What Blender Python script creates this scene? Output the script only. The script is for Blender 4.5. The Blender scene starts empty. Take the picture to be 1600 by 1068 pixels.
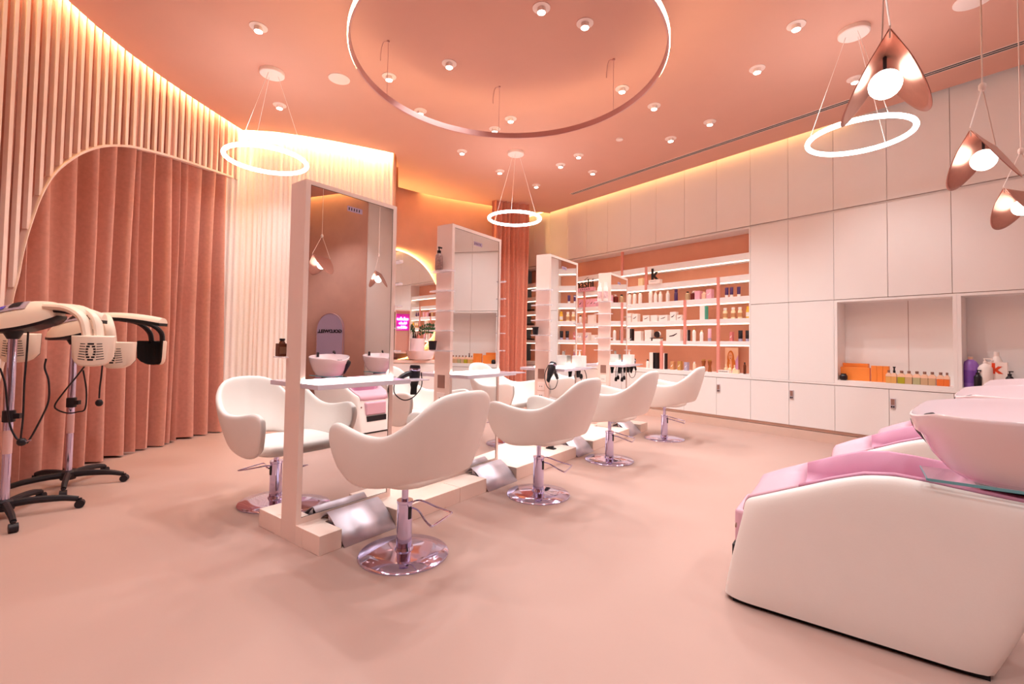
import bpy, bmesh, math, random
from mathutils import Vector, Matrix
random.seed(7)
COL = bpy.context.scene.collection
SC = bpy.context.scene
PI = math.pi

# ------------------------------------------------------------------ camera
H = 1.25                                   # eye height, metres
FPX, PPX, PPY = 725.0, 800.0, 512.92       # focal length and principal point for the 1600 x 1068 frame
PITCH, ROLL = 0.0332678, 0.0156449
_f = Vector((0, math.cos(PITCH), math.sin(PITCH)))
_u0 = Vector((0, -math.sin(PITCH), math.cos(PITCH)))
CR = Vector((1, 0, 0)) * math.cos(ROLL) + _u0 * math.sin(ROLL)
CU = Vector((-1, 0, 0)) * math.sin(ROLL) + _u0 * math.cos(ROLL)
CF = _f
cam_d = bpy.data.cameras.new('camera')
cam = bpy.data.objects.new('camera', cam_d); COL.objects.link(cam)
cam.matrix_world = Matrix(((CR.x, CU.x, -CF.x, 0), (CR.y, CU.y, -CF.y, 0), (CR.z, CU.z, -CF.z, H), (0, 0, 0, 1)))
cam_d.sensor_width = 36; cam_d.lens = FPX / 1600 * 36
cam_d.shift_y = -(534 - PPY) / 1600; cam_d.clip_start = 0.05
SC.camera = cam
# ------------------------------------------------------------------ world and exposure
wd = bpy.data.worlds.new('world'); SC.world = wd; wd.use_nodes = True
wd.node_tree.nodes['Background'].inputs[0].default_value = (1, .88, .82, 1)
wd.node_tree.nodes['Background'].inputs[1].default_value = 0.05
SC.view_settings.view_transform = 'Standard'; SC.view_settings.look = 'None'
SC.view_settings.gamma = 1; SC.view_settings.use_curve_mapping = False
SC.view_settings.exposure = 0.45
SC.cycles.max_bounces = 10; SC.cycles.diffuse_bounces = 6; SC.cycles.glossy_bounces = 6
SC.cycles.transmission_bounces = 6; SC.cycles.sample_clamp_indirect = 6
SC.cycles.use_denoising = True
SC.cycles.caustics_reflective = False; SC.cycles.caustics_refractive = False
SPOT_W, RING_E, BIG_E, COVE_E, COVE_R = 65.0, 14.0, 24.0, 70.0, 8.5
LAMP_COL = (.99, 1.0, 1.0)

# ------------------------------------------------------------------ frames
def ray(x, y): return CF + CR * ((x - PPX) / FPX) - CU * ((y - PPY) / FPX)
CP = Vector((0, 0, H))
def at_z(x, y, z):
    d = ray(x, y); return CP + d * ((z - H) / d.z)
def at_y(x, y, Y):
    d = ray(x, y); return CP + d * (Y / d.y)
A1, A2 = -.664222, .638567
dW = Vector((math.sin(A1), math.cos(A1), 0)); nW = Vector((dW.y, -dW.x, 0))     # cabinet wall: along, outwards
dR = Vector((math.sin(A2), math.cos(A2), 0)); nR = Vector((dR.y, -dR.x, 0))     # mirror row: along, towards the wash units
thR = math.atan2(dR.y, dR.x); thW = math.atan2(-dW.y, -dW.x)
def on_plane(x, y, n, off):
    d = ray(x, y); return CP + d * (off / d.dot(n))
def RF(s, o, z=0): return dR * s + nR * o + Vector((0, 0, z))
def WF(s, o, z=0): return dW * s + nW * o + Vector((0, 0, z))
WALL = 7.13; BACK = 7.45; CEIL = 4.2

# ------------------------------------------------------------------ materials
def lin(c):
    c = c / 255
    return c / 12.92 if c <= .04045 else ((c + .055) / 1.055) ** 2.4
def rgb(r, g, b): return (lin(r), lin(g), lin(b), 1)
MATS = {}
def mat(name, col, rough=.5, metal=0, spec=.5, emit=None, es=0, noise=0, nscale=8, bump=0, bscale=60, trans=0, coat=0, ior=1.45, sheen=0):
    if name in MATS: return MATS[name]
    m = bpy.data.materials.new(name); m.use_nodes = True; MATS[name] = m
    nt = m.node_tree; b = nt.nodes['Principled BSDF']
    c = rgb(*col)
    b.inputs['Base Color'].default_value = c
    b.inputs['Roughness'].default_value = rough; b.inputs['Metallic'].default_value = metal
    b.inputs['Specular IOR Level'].default_value = spec; b.inputs['IOR'].default_value = ior
    b.inputs['Transmission Weight'].default_value = trans
    b.inputs['Coat Weight'].default_value = coat
    b.inputs['Sheen Weight'].default_value = sheen
    if emit:
        b.inputs['Emission Color'].default_value = rgb(*emit); b.inputs['Emission Strength'].default_value = es
    if noise or bump:
        tc = nt.nodes.new('ShaderNodeTexCoord')
        if noise:
            n = nt.nodes.new('ShaderNodeTexNoise'); n.inputs['Scale'].default_value = nscale; n.inputs['Detail'].default_value = 5
            nt.links.new(tc.outputs['Object'], n.inputs['Vector'])
            mp = nt.nodes.new('ShaderNodeMapRange'); mp.inputs[1].default_value = .3; mp.inputs[2].default_value = .7
            mp.inputs[3].default_value = 1 - noise; mp.inputs[4].default_value = 1 + noise
            nt.links.new(n.outputs['Fac'], mp.inputs['Value'])
            mx = nt.nodes.new('ShaderNodeVectorMath'); mx.operation = 'SCALE'
            mx.inputs[0].default_value = c[:3]; nt.links.new(mp.outputs[0], mx.inputs['Scale'])
            nt.links.new(mx.outputs[0], b.inputs['Base Color'])
        if bump:
            n2 = nt.nodes.new('ShaderNodeTexNoise'); n2.inputs['Scale'].default_value = bscale; n2.inputs['Detail'].default_value = 3
            nt.links.new(tc.outputs['Object'], n2.inputs['Vector'])
            bp = nt.nodes.new('ShaderNodeBump'); bp.inputs['Strength'].default_value = bump; bp.inputs['Distance'].default_value = .01
            nt.links.new(n2.outputs['Fac'], bp.inputs['Height']); nt.links.new(bp.outputs[0], b.inputs['Normal'])
    return m
M_floor = mat('seamless_floor', (181, 149, 139), .42, noise=.025, nscale=1.3, bump=.03, bscale=3, spec=.35)
M_ceil = mat('ceiling_paint', (215, 164, 147), .8, noise=.015, nscale=2)
M_orange = mat('terracotta_plaster', (214, 170, 156), .85, noise=.05, nscale=3, bump=.06, bscale=5)
M_white = mat('cabinet_lacquer', (238, 235, 234), .45, noise=.01, nscale=2)
M_plinth = mat('cabinet_plinth', (214, 186, 172), .6, noise=.02)
M_dark = mat('joint_brown', (150, 112, 100), .8)  # plain brown for carcasses, panel joints, keypads and caps
M_niche = mat('niche_back', (226, 164, 138), .7, noise=.03, nscale=4)
M_post = mat('pink_post', (226, 150, 138), .5)
M_curt = mat('brown_drape', (204, 146, 131), .9, noise=.06, nscale=30, bump=.1, bscale=200, sheen=.2)
M_curt2 = mat('rust_drape', (214, 142, 120), .9, noise=.06, nscale=30, bump=.1, bscale=200)
M_sheer = mat('ivory_drape', (250, 245, 241), .85, noise=.02, nscale=40)
M_slat = mat('pink_slat', (244, 222, 212), .6, noise=.03, nscale=10)
M_pier = mat('pier_paint', (240, 214, 203), .55, noise=.015, nscale=4)
M_base = mat('plinth_paint', (244, 218, 206), .55, noise=.015, nscale=4)
M_mirror = mat('mirror_silver', (244, 244, 244), .005, metal=1)
M_black = mat('black_plastic', (26, 22, 30), .4)
M_blackm = mat('black_matt', (20, 18, 24), .7)
M_chrome = mat('chrome', (214, 208, 242), .09, metal=1)
M_brush = mat('brushed_steel', (214, 206, 216), .5, metal=1, noise=.03, nscale=20)
M_leather = mat('white_leatherette', (242, 236, 231), .42, bump=.04, bscale=160, noise=.01)
M_pinkv = mat('pink_vinyl', (206, 146, 174), .45, bump=.03, bscale=120, noise=.015)
M_pinkp = mat('pale_pink_vinyl', (222, 176, 192), .45, bump=.03, bscale=120)
M_ceram = mat('glazed_ceramic', (244, 228, 232), .12, coat=.5)
M_acryl = mat('lilac_acrylic', (250, 236, 250), .2, trans=.35, ior=1.3)
M_glass = mat('clear_glass', (232, 244, 242), .03, trans=.95, ior=1.3)
M_teal = mat('green_edge_glass', (110, 170, 180), .08)
def thin_glass(m, tint, clear):
    nt = m.node_tree; b = nt.nodes['Principled BSDF']; out = nt.nodes['Material Output']
    tr = nt.nodes.new('ShaderNodeBsdfTransparent'); tr.inputs[0].default_value = rgb(*tint); mx = nt.nodes.new('ShaderNodeMixShader'); mx.inputs[0].default_value = clear
    nt.links.new(b.outputs[0], mx.inputs[1]); nt.links.new(tr.outputs[0], mx.inputs[2]); nt.links.new(mx.outputs[0], out.inputs[0])
M_glass.node_tree.nodes['Principled BSDF'].inputs['Transmission Weight'].default_value = 0
M_glass.node_tree.nodes['Principled BSDF'].inputs['Base Color'].default_value = rgb(250, 244, 250)
thin_glass(M_glass, (252, 252, 252), .45); M_pane = mat('clear_pane', (236, 246, 246), .03); thin_glass(M_pane, (250, 252, 252), .85)
M_copper = mat('brushed_copper', (196, 142, 128), .32, metal=.85, noise=.04, nscale=30)
M_cord = mat('white_cord', (245, 232, 226), .6)
M_metalw = mat('white_enamel', (244, 226, 220), .4)
M_ringm = mat('pink_anodised', (206, 160, 156), .35, metal=.5)
M_globe = mat('lit_globe', (255, 250, 240), .4, emit=(255, 244, 228), es=5)
M_lamp = mat('lit_lamp', (255, 250, 240), .4, emit=(255, 238, 222), es=14)
M_ring = mat('lit_ring', (255, 250, 245), .4, emit=(255, 250, 248), es=RING_E)
M_big = mat('lit_big_ring', (255, 244, 232), .4, emit=(255, 218, 170), es=BIG_E)
M_cove = mat('lit_cove_strip', (255, 230, 180), .4, emit=(255, 214, 146), es=COVE_E)
M_cove2 = mat('lit_cove_strip_amber', (255, 210, 140), .4, emit=(255, 204, 124), es=COVE_R)
M_led = mat('lit_led_strip', (255, 248, 240), .4, emit=(255, 242, 226), es=9)
M_shelfled = mat('lit_shelf_strip', (255, 240, 220), .4, emit=(255, 226, 196), es=3.2)
M_neon = mat('lit_neon_magenta', (255, 60, 220), .4, emit=(255, 150, 245), es=7)
M_neonb = mat('neon_backing', (214, 50, 190), .5)
M_lil = mat('lilac_panel', (178, 152, 176), .6)
M_ivory = mat('ivory_plastic', (246, 228, 212), .35, noise=.01)
M_gum = mat('caster_rubber', (30, 22, 30), .55)
M_leaf = mat('plant_leaf', (58, 92, 58), .4, noise=.12, nscale=20)
M_stem = mat('plant_stem', (120, 88, 62), .7)
M_amber = mat('amber_glass', (96, 44, 22), .15, spec=.6)
M_text = mat('black_print', (22, 16, 22), .5)

# ------------------------------------------------------------------ mesh helpers
class MB:
    def __init__(s): s.v = []; s.f = []; s.mi = []; s.cur = 0
    def add(s, vs, fs):
        n = len(s.v); s.v += [tuple(v) for v in vs]; s.f += [tuple(i + n for i in f) for f in fs]; s.mi += [s.cur] * len(fs); return s
    def box(s, x0, x1, y0, y1, z0, z1):
        return s.add([(x0, y0, z0), (x1, y0, z0), (x1, y1, z0), (x0, y1, z0), (x0, y0, z1), (x1, y0, z1), (x1, y1, z1), (x0, y1, z1)],
              [(0, 3, 2, 1), (4, 5, 6, 7), (0, 1, 5, 4), (1, 2, 6, 5), (2, 3, 7, 6), (3, 0, 4, 7)])
    def prism(s, poly, z0, z1):            # poly in xy, counter-clockwise
        n = len(poly)
        return s.add([(x, y, z0) for x, y in poly] + [(x, y, z1) for x, y in poly],
              [tuple(range(n - 1, -1, -1)), tuple(range(n, 2 * n))] + [(i, (i + 1) % n, n + (i + 1) % n, n + i) for i in range(n)])
    def prof(s, poly, a0, a1, axis='x'):   # poly (p,z) extruded along x (p=y) or y (p=x)
        n = len(poly)
        if axis == 'x': vs = [(a0, p, z) for p, z in poly] + [(a1, p, z) for p, z in poly]
        else: vs = [(p, a0, z) for p, z in poly] + [(p, a1, z) for p, z in poly]
        return s.add(vs, [tuple(range(n - 1, -1, -1)), tuple(range(n, 2 * n))] + [(i, (i + 1) % n, n + (i + 1) % n, n + i) for i in range(n)])
    def lathe(s, pr, n=16, c=(0, 0, 0), sx=1, sy=1):
        m = len(pr); vs = []
        for r, z in pr:
            for k in range(n):
                a = 2 * PI * k / n; vs.append((c[0] + r * sx * math.cos(a), c[1] + r * sy * math.sin(a), c[2] + z))
        fs = [(i * n + k, i * n + (k + 1) % n, (i + 1) * n + (k + 1) % n, (i + 1) * n + k) for i in range(m - 1) for k in range(n)]
        if pr[0][0] > 1e-6: fs.append(tuple(range(n - 1, -1, -1)))
        if pr[-1][0] > 1e-6: fs.append(tuple((m - 1) * n + k for k in range(n)))
        return s.add(vs, fs)
    def tube(s, pts, r, n=8, flat=1.0, closed=False, up=None):
        pts = [Vector(p) for p in pts]; m = len(pts); vs = []
        rr = r if isinstance(r, (list, tuple)) else [r] * m
        prev = None
        for i, p in enumerate(pts):
            if closed: t = pts[(i + 1) % m] - pts[i - 1]
            else: t = pts[min(i + 1, m - 1)] - pts[max(i - 1, 0)]
            t.normalize()
            if prev is None:
                a = Vector(up) if up else (Vector((0, 0, 1)) if abs(t.z) < .9 else Vector((1, 0, 0)))
            else: a = prev
            b = t.cross(a); 
            if b.length < 1e-6: b = t.orthogonal()
            b.normalize(); a = b.cross(t); a.normalize(); prev = a
            for k in range(n):
                an = 2 * PI * k / n; vs.append(p + b * rr[i] * math.cos(an) * flat + a * rr[i] * math.sin(an))
        e = m if closed else m - 1
        fs = [(i * n + k, i * n + (k + 1) % n, ((i + 1) % m) * n + (k + 1) % n, ((i + 1) % m) * n + k) for i in range(e) for k in range(n)]
        if not closed: fs += [tuple(range(n - 1, -1, -1)), tuple((m - 1) * n + k for k in range(n))]
        return s.add(vs, fs)
    def grid(s, rows, closed=False):       # rows of equal length
        n = len(rows[0]); m = len(rows); vs = [p for r in rows for p in r]; e = n if closed else n - 1
        return s.add(vs, [(i * n + k, i * n + (k + 1) % n, (i + 1) * n + (k + 1) % n, (i + 1) * n + k) for i in range(m - 1) for k in range(e)])
    def sphere(s, c, r, n=12, sx=1, sy=1, sz=1):
        return s.lathe([(r * math.sin(PI * i / (n // 2)) if 0 < i < n // 2 else 1e-7, -r * sz * math.cos(PI * i / (n // 2))) for i in range(n // 2 + 1)], n, c, sx, sy)
def obj(name, mb, m, parent=None, smooth=True, ang=35, bev=0, sub=0, solid=0, soff=-1, bseg=2):
    me = bpy.data.meshes.new(name); me.from_pydata(mb.v, [], mb.f)
    ms = m if isinstance(m, (list, tuple)) else [m]
    for q in ms: me.materials.append(q)
    if len(ms) > 1: me.polygons.foreach_set('material_index', mb.mi)
    bm = bmesh.new(); bm.from_mesh(me); bmesh.ops.remove_doubles(bm, verts=bm.verts, dist=1e-6); bmesh.ops.recalc_face_normals(bm, faces=bm.faces); bm.to_mesh(me); bm.free()
    if smooth:
        me.polygons.foreach_set('use_smooth', [True] * len(me.polygons)); me.set_sharp_from_angle(angle=math.radians(ang))
    o = bpy.data.objects.new(name, me); COL.objects.link(o)
    if parent: o.parent = parent
    if solid:
        md = o.modifiers.new('solid', 'SOLIDIFY'); md.thickness = solid; md.offset = soff; md.use_even_offset = False
    if bev:
        md = o.modifiers.new('bevel', 'BEVEL'); md.width = bev; md.segments = bseg; md.limit_method = 'ANGLE'; md.angle_limit = math.radians(40)
    if sub:
        md = o.modifiers.new('sub', 'SUBSURF'); md.levels = sub; md.render_levels = sub
    return o
def tag(o, label, cat, group=None):
    o['label'] = label; o['category'] = cat
    if group: o['group'] = group
    return o
def thing(name, label, cat, loc=(0, 0, 0), rz=0, group=None):
    o = bpy.data.objects.new(name, None); COL.objects.link(o); o.empty_display_size = .1
    o.location = loc; o.rotation_euler = (0, 0, rz); return tag(o, label, cat, group)
def struct(name, mb, m, **k):
    o = obj(name, mb, m, **k); o['kind'] = 'structure'; return o
def dup(root, loc, rz, label, group=None):
    r = root.copy(); COL.objects.link(r); r.location = loc; r.rotation_euler = (0, 0, rz); r['label'] = label
    if group: r['group'] = group
    for ch in list(root.children):
        c = ch.copy(); COL.objects.link(c); c.parent = r
        for g in list(ch.children):
            d = g.copy(); COL.objects.link(d); d.parent = c
    return r
def text(name, body, size, m, parent, loc, rot, ext=.002, align='CENTER', bold=0):
    cu = bpy.data.curves.new(name, 'FONT'); cu.body = body; cu.size = size; cu.extrude = ext; cu.align_x = align; cu.offset = bold
    cu.materials.append(m); o = bpy.data.objects.new(name, cu); COL.objects.link(o); me = bpy.data.meshes.new_from_object(o); me.materials.clear(); me.materials.append(m); bpy.data.objects.remove(o); o = bpy.data.objects.new(name, me); COL.objects.link(o); o.parent = parent; o.location = loc; o.rotation_euler = rot
    return o
def crv(pts, n=6, closed=False):           # Catmull-Rom through points
    P = [Vector(p) for p in pts]; m = len(P); out = []
    for i in range(m if closed else m - 1):
        p0 = P[i - 1] if (closed or i > 0) else P[0] * 2 - P[1]
        p1 = P[i]; p2 = P[(i + 1) % m]; p3 = P[(i + 2) % m] if (closed or i + 2 < m) else P[-1] * 2 - P[-2]
        for k in range(n):
            t = k / n
            out.append(.5 * (2 * p1 + (p2 - p0) * t + (2 * p0 - 5 * p1 + 4 * p2 - p3) * t * t + (3 * p1 - p0 - 3 * p2 + p3) * t ** 3))
    if not closed: out.append(P[-1])
    return out
def interp(tab, x):
    if x <= tab[0][0]: return tab[0][1]
    for (a, b), (c, d) in zip(tab, tab[1:]):
        if x <= c: return b + (d - b) * (x - a) / (c - a)
    return tab[-1][1]
def spot(loc, w, size=105, col=LAMP_COL, blend=.7, soft=.05):
    l = bpy.data.lights.new('downlight_beam', 'SPOT'); l.energy = w; l.color = col; l.spot_size = math.radians(size); l.spot_blend = blend; l.shadow_soft_size = soft
    o = bpy.data.objects.new('downlight_beam', l); COL.objects.link(o); o.location = loc; return o
ORD = ['first', 'second', 'third', 'fourth', 'fifth', 'sixth', 'seventh', 'eighth', 'ninth', 'tenth', 'eleventh', 'twelfth', 'thirteenth', 'fourteenth', 'fifteenth', 'sixteenth', 'seventeenth']

# ================================================================== ROOM
# ceiling edge, clockwise seen from below, with a cove gap to every wall
E_LEFT = [(-3.0, -3.4), (-3.45, 0), (-3.75, 2.4), (-3.88, 3.4), (-3.94, 3.97), (-3.985, 4.3), (-4.01, 4.71), (-4.0, 5.12), (-3.96, 5.58), (-3.89, 6.11), (-3.84, 6.45)]
E_SHEER = [(-3.80, 6.44), (-3.4, 6.49), (-3.0, 6.62), (-2.61, 6.79), (-2.2, 7.0), (-1.87, 7.18)]
E_BACK = [(-1.93, 7.6), (-2.21, 8.74), (-1.82, 9.1), (-1.35, 9.4), (-.59, 9.8), (-.04, 10.05), (.82, 10.35)]
wr = [tuple(WF(s, 6.98).xy) for s in (7.6, -.45)]
orr = [tuple(WF(s, 5.83).xy) for s in (-.45, -4.2)]
edge = E_LEFT + E_SHEER + E_BACK + wr + orr
mb = MB(); mb.prism(list(reversed(edge)), CEIL, CEIL + .06)
struct('ceiling', mb, M_ceil, smooth=False)
mb = MB(); mb.box(-6, 9, -5, 13, 4.62, 4.7); struct('ceiling_upper', mb, M_ceil, smooth=False)
mb = MB(); mb.box(-6, 9, -5, 13, -.1, 0); struct('floor', mb, M_floor, smooth=False)
mb = MB()
def wall_strip(name, pts, m, z0=0, z1=4.66, th=.08):
    rows = [[(p[0], p[1], z0) for p in pts], [(p[0], p[1], z1) for p in pts]]
    b = MB(); b.grid(rows); return struct(name, b, m, solid=th, soff=0, ang=60)
wall_strip('wall_left', [(-3.5, -3.5), (-3.9, 0), (-4.22, 2.4), (-4.4, 4), (-4.46, 5.2), (-4.35, 6.3), (-4.2, 6.9)], M_orange)
wall_strip('wall_left_far', [(-4.2, 6.9), (-3.3, 6.98), (-2.6, 7.2), (-2.0, 7.47), (-1.985, 7.55), (-2.03, 7.6), (-2.7, 7.4), (-3.95, 7.2)], M_orange)
wb = [(-3.95, 7.35), (-2.33, 8.83), (-1.93, 9.2), (-1.43, 9.52), (-.65, 9.93), (-.1, 10.2), (.06, 10.6), (.2, 11.62)]
wall_strip('wall_back', [tuple(p.xy) for p in crv([(a_, b_, 0) for a_, b_ in wb[1:6]], 6)], M_orange)
wall_strip('wall_back', wb[:2], M_orange); wall_strip('wall_back', wb[5:7], M_orange); wall_strip('wall_back', wb[6:], M_orange)
wall_strip('wall_front', [(7.5, -3.45), (-3.6, -3.45)], M_orange)
p0, p1 = WF(-.62, 5.97), WF(-6.2, 5.97)
wall_strip('wall_right', [tuple(p1.xy), tuple(p0.xy)], M_orange)
p2 = WF(-.62, BACK + .1)
wall_strip('wall_right_return', [tuple(p2.xy), tuple(p0.xy)], M_white)
wall_strip('wall_cabinets', [tuple(WF(9.3, BACK + .12).xy), tuple(WF(-.7, BACK + .12).xy)], M_white)
# cove light strips: thin tubes lying on the back of the ceiling edge
def cove(name, label, pts, m, z=CEIL + .085, r=.018):
    b = MB(); b.tube([(p[0], p[1], z) for p in pts], r, 6); o = obj(name, b, m); tag(o, label, 'light strip'); return o
def shift(pts, d): 
    out = []
    for i, p in enumerate(pts):
        a = Vector(pts[max(i - 1, 0)]); c = Vector(pts[min(i + 1, len(pts) - 1)]); t = (c - a).normalized(); out.append((p[0] - t.y * d, p[1] + t.x * d))
    return out
cove('cove_light_strip', 'warm light strip glowing along the ceiling edge above the slatted screen', shift(E_LEFT[1:], .03), M_cove, z=CEIL + .08, r=.013)
cove('cove_light_strip', 'bright cream light strip above the pleated ivory curtain', shift(E_SHEER, .05), M_cove, r=.024)
cove('cove_light_strip', 'amber light strip in the ceiling cove over the terracotta back wall', shift(E_BACK[2:6], .05), M_cove2)
cove('cove_light_strip', 'yellow light strip in the cove above the white upper cabinets', [tuple(WF(s, 7.03).xy) for s in (8.6, 2.0)], mat('lit_cove_strip_pale', (255, 220, 160), .4, emit=(255, 200, 120), es=5))
cove('cove_light_strip', 'amber light strip over the terracotta wall, seen only in the nearest mirror', [tuple(WF(s, 5.88).xy) for s in (-.6, -3.6)], M_cove2)

# ================================================================== CABINET WALL
def wall_thing(name, label, cat, s, off=WALL, z=0, group=None): return thing(name, label, cat, WF(s, off, z), thW, group)
SEAMS = [-.53, -.10, .47, 1.05, 1.63, 2.20, 2.755, 3.285, 3.815, 4.385, 4.95, 5.51, 6.07, 6.63, 7.19, 7.75, 8.31, 8.75]
def panel(sA, sB, z0, z1, label, name, lock=False, body=True):
    w = sB - sA; t = wall_thing(name, label, 'cabinet', (sA + sB) / 2)
    g = .0022
    b = MB(); b.box(-w / 2 + g, w / 2 - g, 0, .02, z0 + g, z1 - g); obj('door', b, M_white, t, bev=.002, smooth=False)
    if body:
        b = MB(); b.box(-w / 2, w / 2, .022, .3, z0, z1); obj('carcass', b, M_dark, t, smooth=False)
    if lock:
        b = MB(); b.box(-w / 2 + .012, -w / 2 + .062, -.012, -.0005, .545, .665); k = obj('digital_lock', b, M_brush, t, bev=.004, smooth=False)
        k['label'] = 'grey digital lock with dark keypad'
        b = MB(); b.box(-w / 2 + .02, -w / 2 + .054, -.014, -.011, .585, .655); obj('keypad', b, M_dark, k, smooth=False)
        b = MB(); b.box(-w / 2 + .02, -w / 2 + .034, -.016, -.011, .553, .573); b.box(-w / 2 + .04, -w / 2 + .054, -.016, -.011, .553, .573); obj('button', b, M_black, k, smooth=False)
    return t
NU = len(SEAMS) - 1
for i in range(NU):
    rank = ORD[i] if i < len(ORD) else str(i)
    panel(SEAMS[i], SEAMS[i + 1], 3.10, 4.58, f'white wall cabinet under the glowing cove, {rank} of the top row counted from the right', 'upper_cabinet')
b = MB(); b.box(-8.75, .53, .03, .3, 3.075, 3.1); st = obj('cabinet_gap_rail', b, M_white, None, smooth=False)
st.location = (0, 0, 0); st.rotation_euler = (0, 0, thW); st.location = WF(0, WALL); tag(st, 'slim white rail running beneath the top row of wall cabinets', 'rail')
for k, (a, c) in enumerate(((2.20, 2.755), (2.755, 3.285))):
    panel(a, c, 1.90, 3.07, ['white middle cabinet above the two tall doors, right one next to the open niche', 'white middle cabinet directly right of the lit product shelves'][k], 'middle_cabinet')
    panel(a, c, .80, 1.898, ['tall white door left of the niche with orange boxes', 'tall white door bordering the lit product shelves'][k], 'tall_cabinet')
for k in range(5):
    panel(SEAMS[k], SEAMS[k + 1], 1.90, 3.07, f'white middle cabinet above the open niches, {ORD[k]} from the right', 'middle_cabinet')
LOCKS = {3.815: 1, 2.755: 1, 1.63: 1}
for k in range(NU):
    lk = any(abs(SEAMS[k + 1] - q) < .01 for q in LOCKS)
    panel(SEAMS[k], SEAMS[k + 1], .175, .77, f'white base cabinet {"with a grey digital lock" if lk else "with a plain door"}, {ORD[k] if k < len(ORD) else k} from the right in the bottom row', 'base_cabinet', lk)
b = MB(); b.box(-8.75, .53, -.004, .32, .775, .80)
wt = obj('worktop', b, M_white, None, bev=.003, smooth=False); wt.location = WF(0, WALL); wt.rotation_euler = (0, 0, thW)
tag(wt, 'thin continuous white worktop over the base cabinets', 'worktop')
b = MB(); b.box(-8.75, .53, .025, .3, .135, .172); b.box(-8.75, .53, .012, .3, 0, .128)
pl = struct('baseboard_right', b, M_plinth, smooth=False); pl.location = WF(0, WALL); pl.rotation_euler = (0, 0, thW)
# niches on the right
def niche(sA, sB, label, seam):
    t = wall_thing('open_niche', label, 'niche', 0)
    b = MB(); b.box(-sB, -sA, .30, .32, .80, 1.895); obj('back_panel', b, M_white, t, smooth=False)
    b = MB(); b.box(-sA + .012 if 0 else -sB - .0, -sB + .035, 0, .30, .80, 1.895); obj('side_panel', b, M_white, t, bev=.002, smooth=False)
    b = MB(); b.box(-sA - .035, -sA, 0, .30, .80, 1.895); obj('side_panel', b, M_white, t, bev=.002, smooth=False)
    b = MB(); b.box(-sB + .035, -sA - .035, 0, .30, 1.865, 1.895); obj('top_panel', b, M_white, t, smooth=False)
    b = MB(); b.box(-sB + .035, -sA - .035, .0, .30, .80, .845); obj('shelf', b, M_white, t, bev=.003, smooth=False)
    if seam is not None:
        b = MB(); b.box(-seam - .002, -seam + .002, .297, .301, .845, 1.865); obj('panel_joint', b, M_dark, t, smooth=False)
niche(1.015, 2.20, 'white open niche holding orange boxes and a row of oil bottles', 1.50)
niche(-.53, 1.0148, 'white open niche at the right edge holding the large purple bottle', None)
# lit product shelving
S0, S1 = 3.285, 8.75
t = wall_thing('shelving_unit', 'lit white product shelving with terracotta back, full of hair products', 'shelving', 0)
b = MB(); b.box(-S1, -S0, .32, .34, .80, 3.08); obj('back_panel', b, M_niche, t, smooth=False)
b = MB(); b.box(-S0 - .02, -S0, .0, .32, .80, 3.08); obj('side_panel', b, M_white, t, smooth=False)
b = MB(); b.box(-S1, -S0 - .02, .0, .32, 3.06, 3.08); obj('soffit', b, M_white, t, smooth=False)
BEAMS = [(2.595, 2.70), (2.275, 2.37), (1.95, 2.04), (1.625, 1.70), (1.285, 1.345)]
SHELF_TOP = {1: 2.37, 2: 2.04, 3: 1.70, 4: 1.345, 5: .845}
for z0, z1 in BEAMS:
    b = MB(); b.box(-S1, -S0 - .02, .03, .32, z0, z1); obj('shelf', b, M_white, t, bev=.003, smooth=False)
for k, (z0, z1) in enumerate(BEAMS):
    b = MB(); b.box(-S1, -S0 - .03, .05, .065, z0 - .016, z0 - .001); obj('light_strip', b, M_shelfled, t, smooth=False)
b = MB(); b.box(-S1, -S0 - .02, .0, .32, .80, .845); obj('shelf', b, M_white, t, bev=.003, smooth=False)
for s, z0, z1 in ((3.80, .845, 2.37), (4.385, 1.285, 2.04), (5.17, 2.275, 2.70), (4.84, .845, 1.345), (5.72, 2.595, 3.06), (6.1, 1.285, 2.04), (6.7, .845, 2.37), (7.4, 1.285, 2.7)):
    b = MB(); b.box(-s - .022, -s + .022, .012, .05, z0, z1); obj('post', b, M_post, t, bev=.003, smooth=False)

# ================================================================== LEFT SIDE: slatted screen, drapes
scr = thing('slat_screen', 'pink vertical slat screen with a swooping arched lower edge on the left', 'screen', (0, 0, 0))
def along(pts, n):
    P = [Vector(p) for p in pts]; L = [0]
    for a, c in zip(P, P[1:]): L.append(L[-1] + (c - a).length)
    out = []
    for k in range(n):
        d = L[-1] * k / (n - 1)
        for i in range(len(P) - 1):
            if d <= L[i + 1] + 1e-9:
                u = (d - L[i]) / (L[i + 1] - L[i]); q = P[i].lerp(P[i + 1], u); tt = (P[i + 1] - P[i]).normalized(); out.append((q, tt)); break
    return out
SLAT_OFF = .075
slat_line = shift(E_LEFT[2:], SLAT_OFF)
# arch: lower edge traced on the screen surface
ARCH_PX = [(2, 560), (14, 470), (24, 430), (33, 385), (45, 345), (60, 305), (80, 272), (105, 250), (130, 236), (160, 228), (195, 228), (225, 234), (260, 243), (295, 254), (330, 266), (362, 277), (386, 286)]
def on_screen(x, y):
    d = ray(x, y); best = None
    for (a, c) in zip(slat_line, slat_line[1:]):
        a = Vector((a[0], a[1])); c = Vector((c[0], c[1])); e = c - a
        den = d.x * e.y - d.y * e.x
        if abs(den) < 1e-9: continue
        tt = (a.x * e.y - a.y * e.x) / den; u = ((a.x * d.y) - (a.y * d.x)) / den
        u = ((tt * d.x - a.x) * e.x + (tt * d.y - a.y) * e.y) / e.length_squared
        if -.15 <= u <= 1.15 and tt > 0:
            sc = 0 if 0 <= u <= 1 else abs(u)
            if best is None or sc < best[0]: best = (sc, Vector((tt * d.x, tt * d.y, H + tt * d.z)))
    return best[1] if best else None
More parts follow.
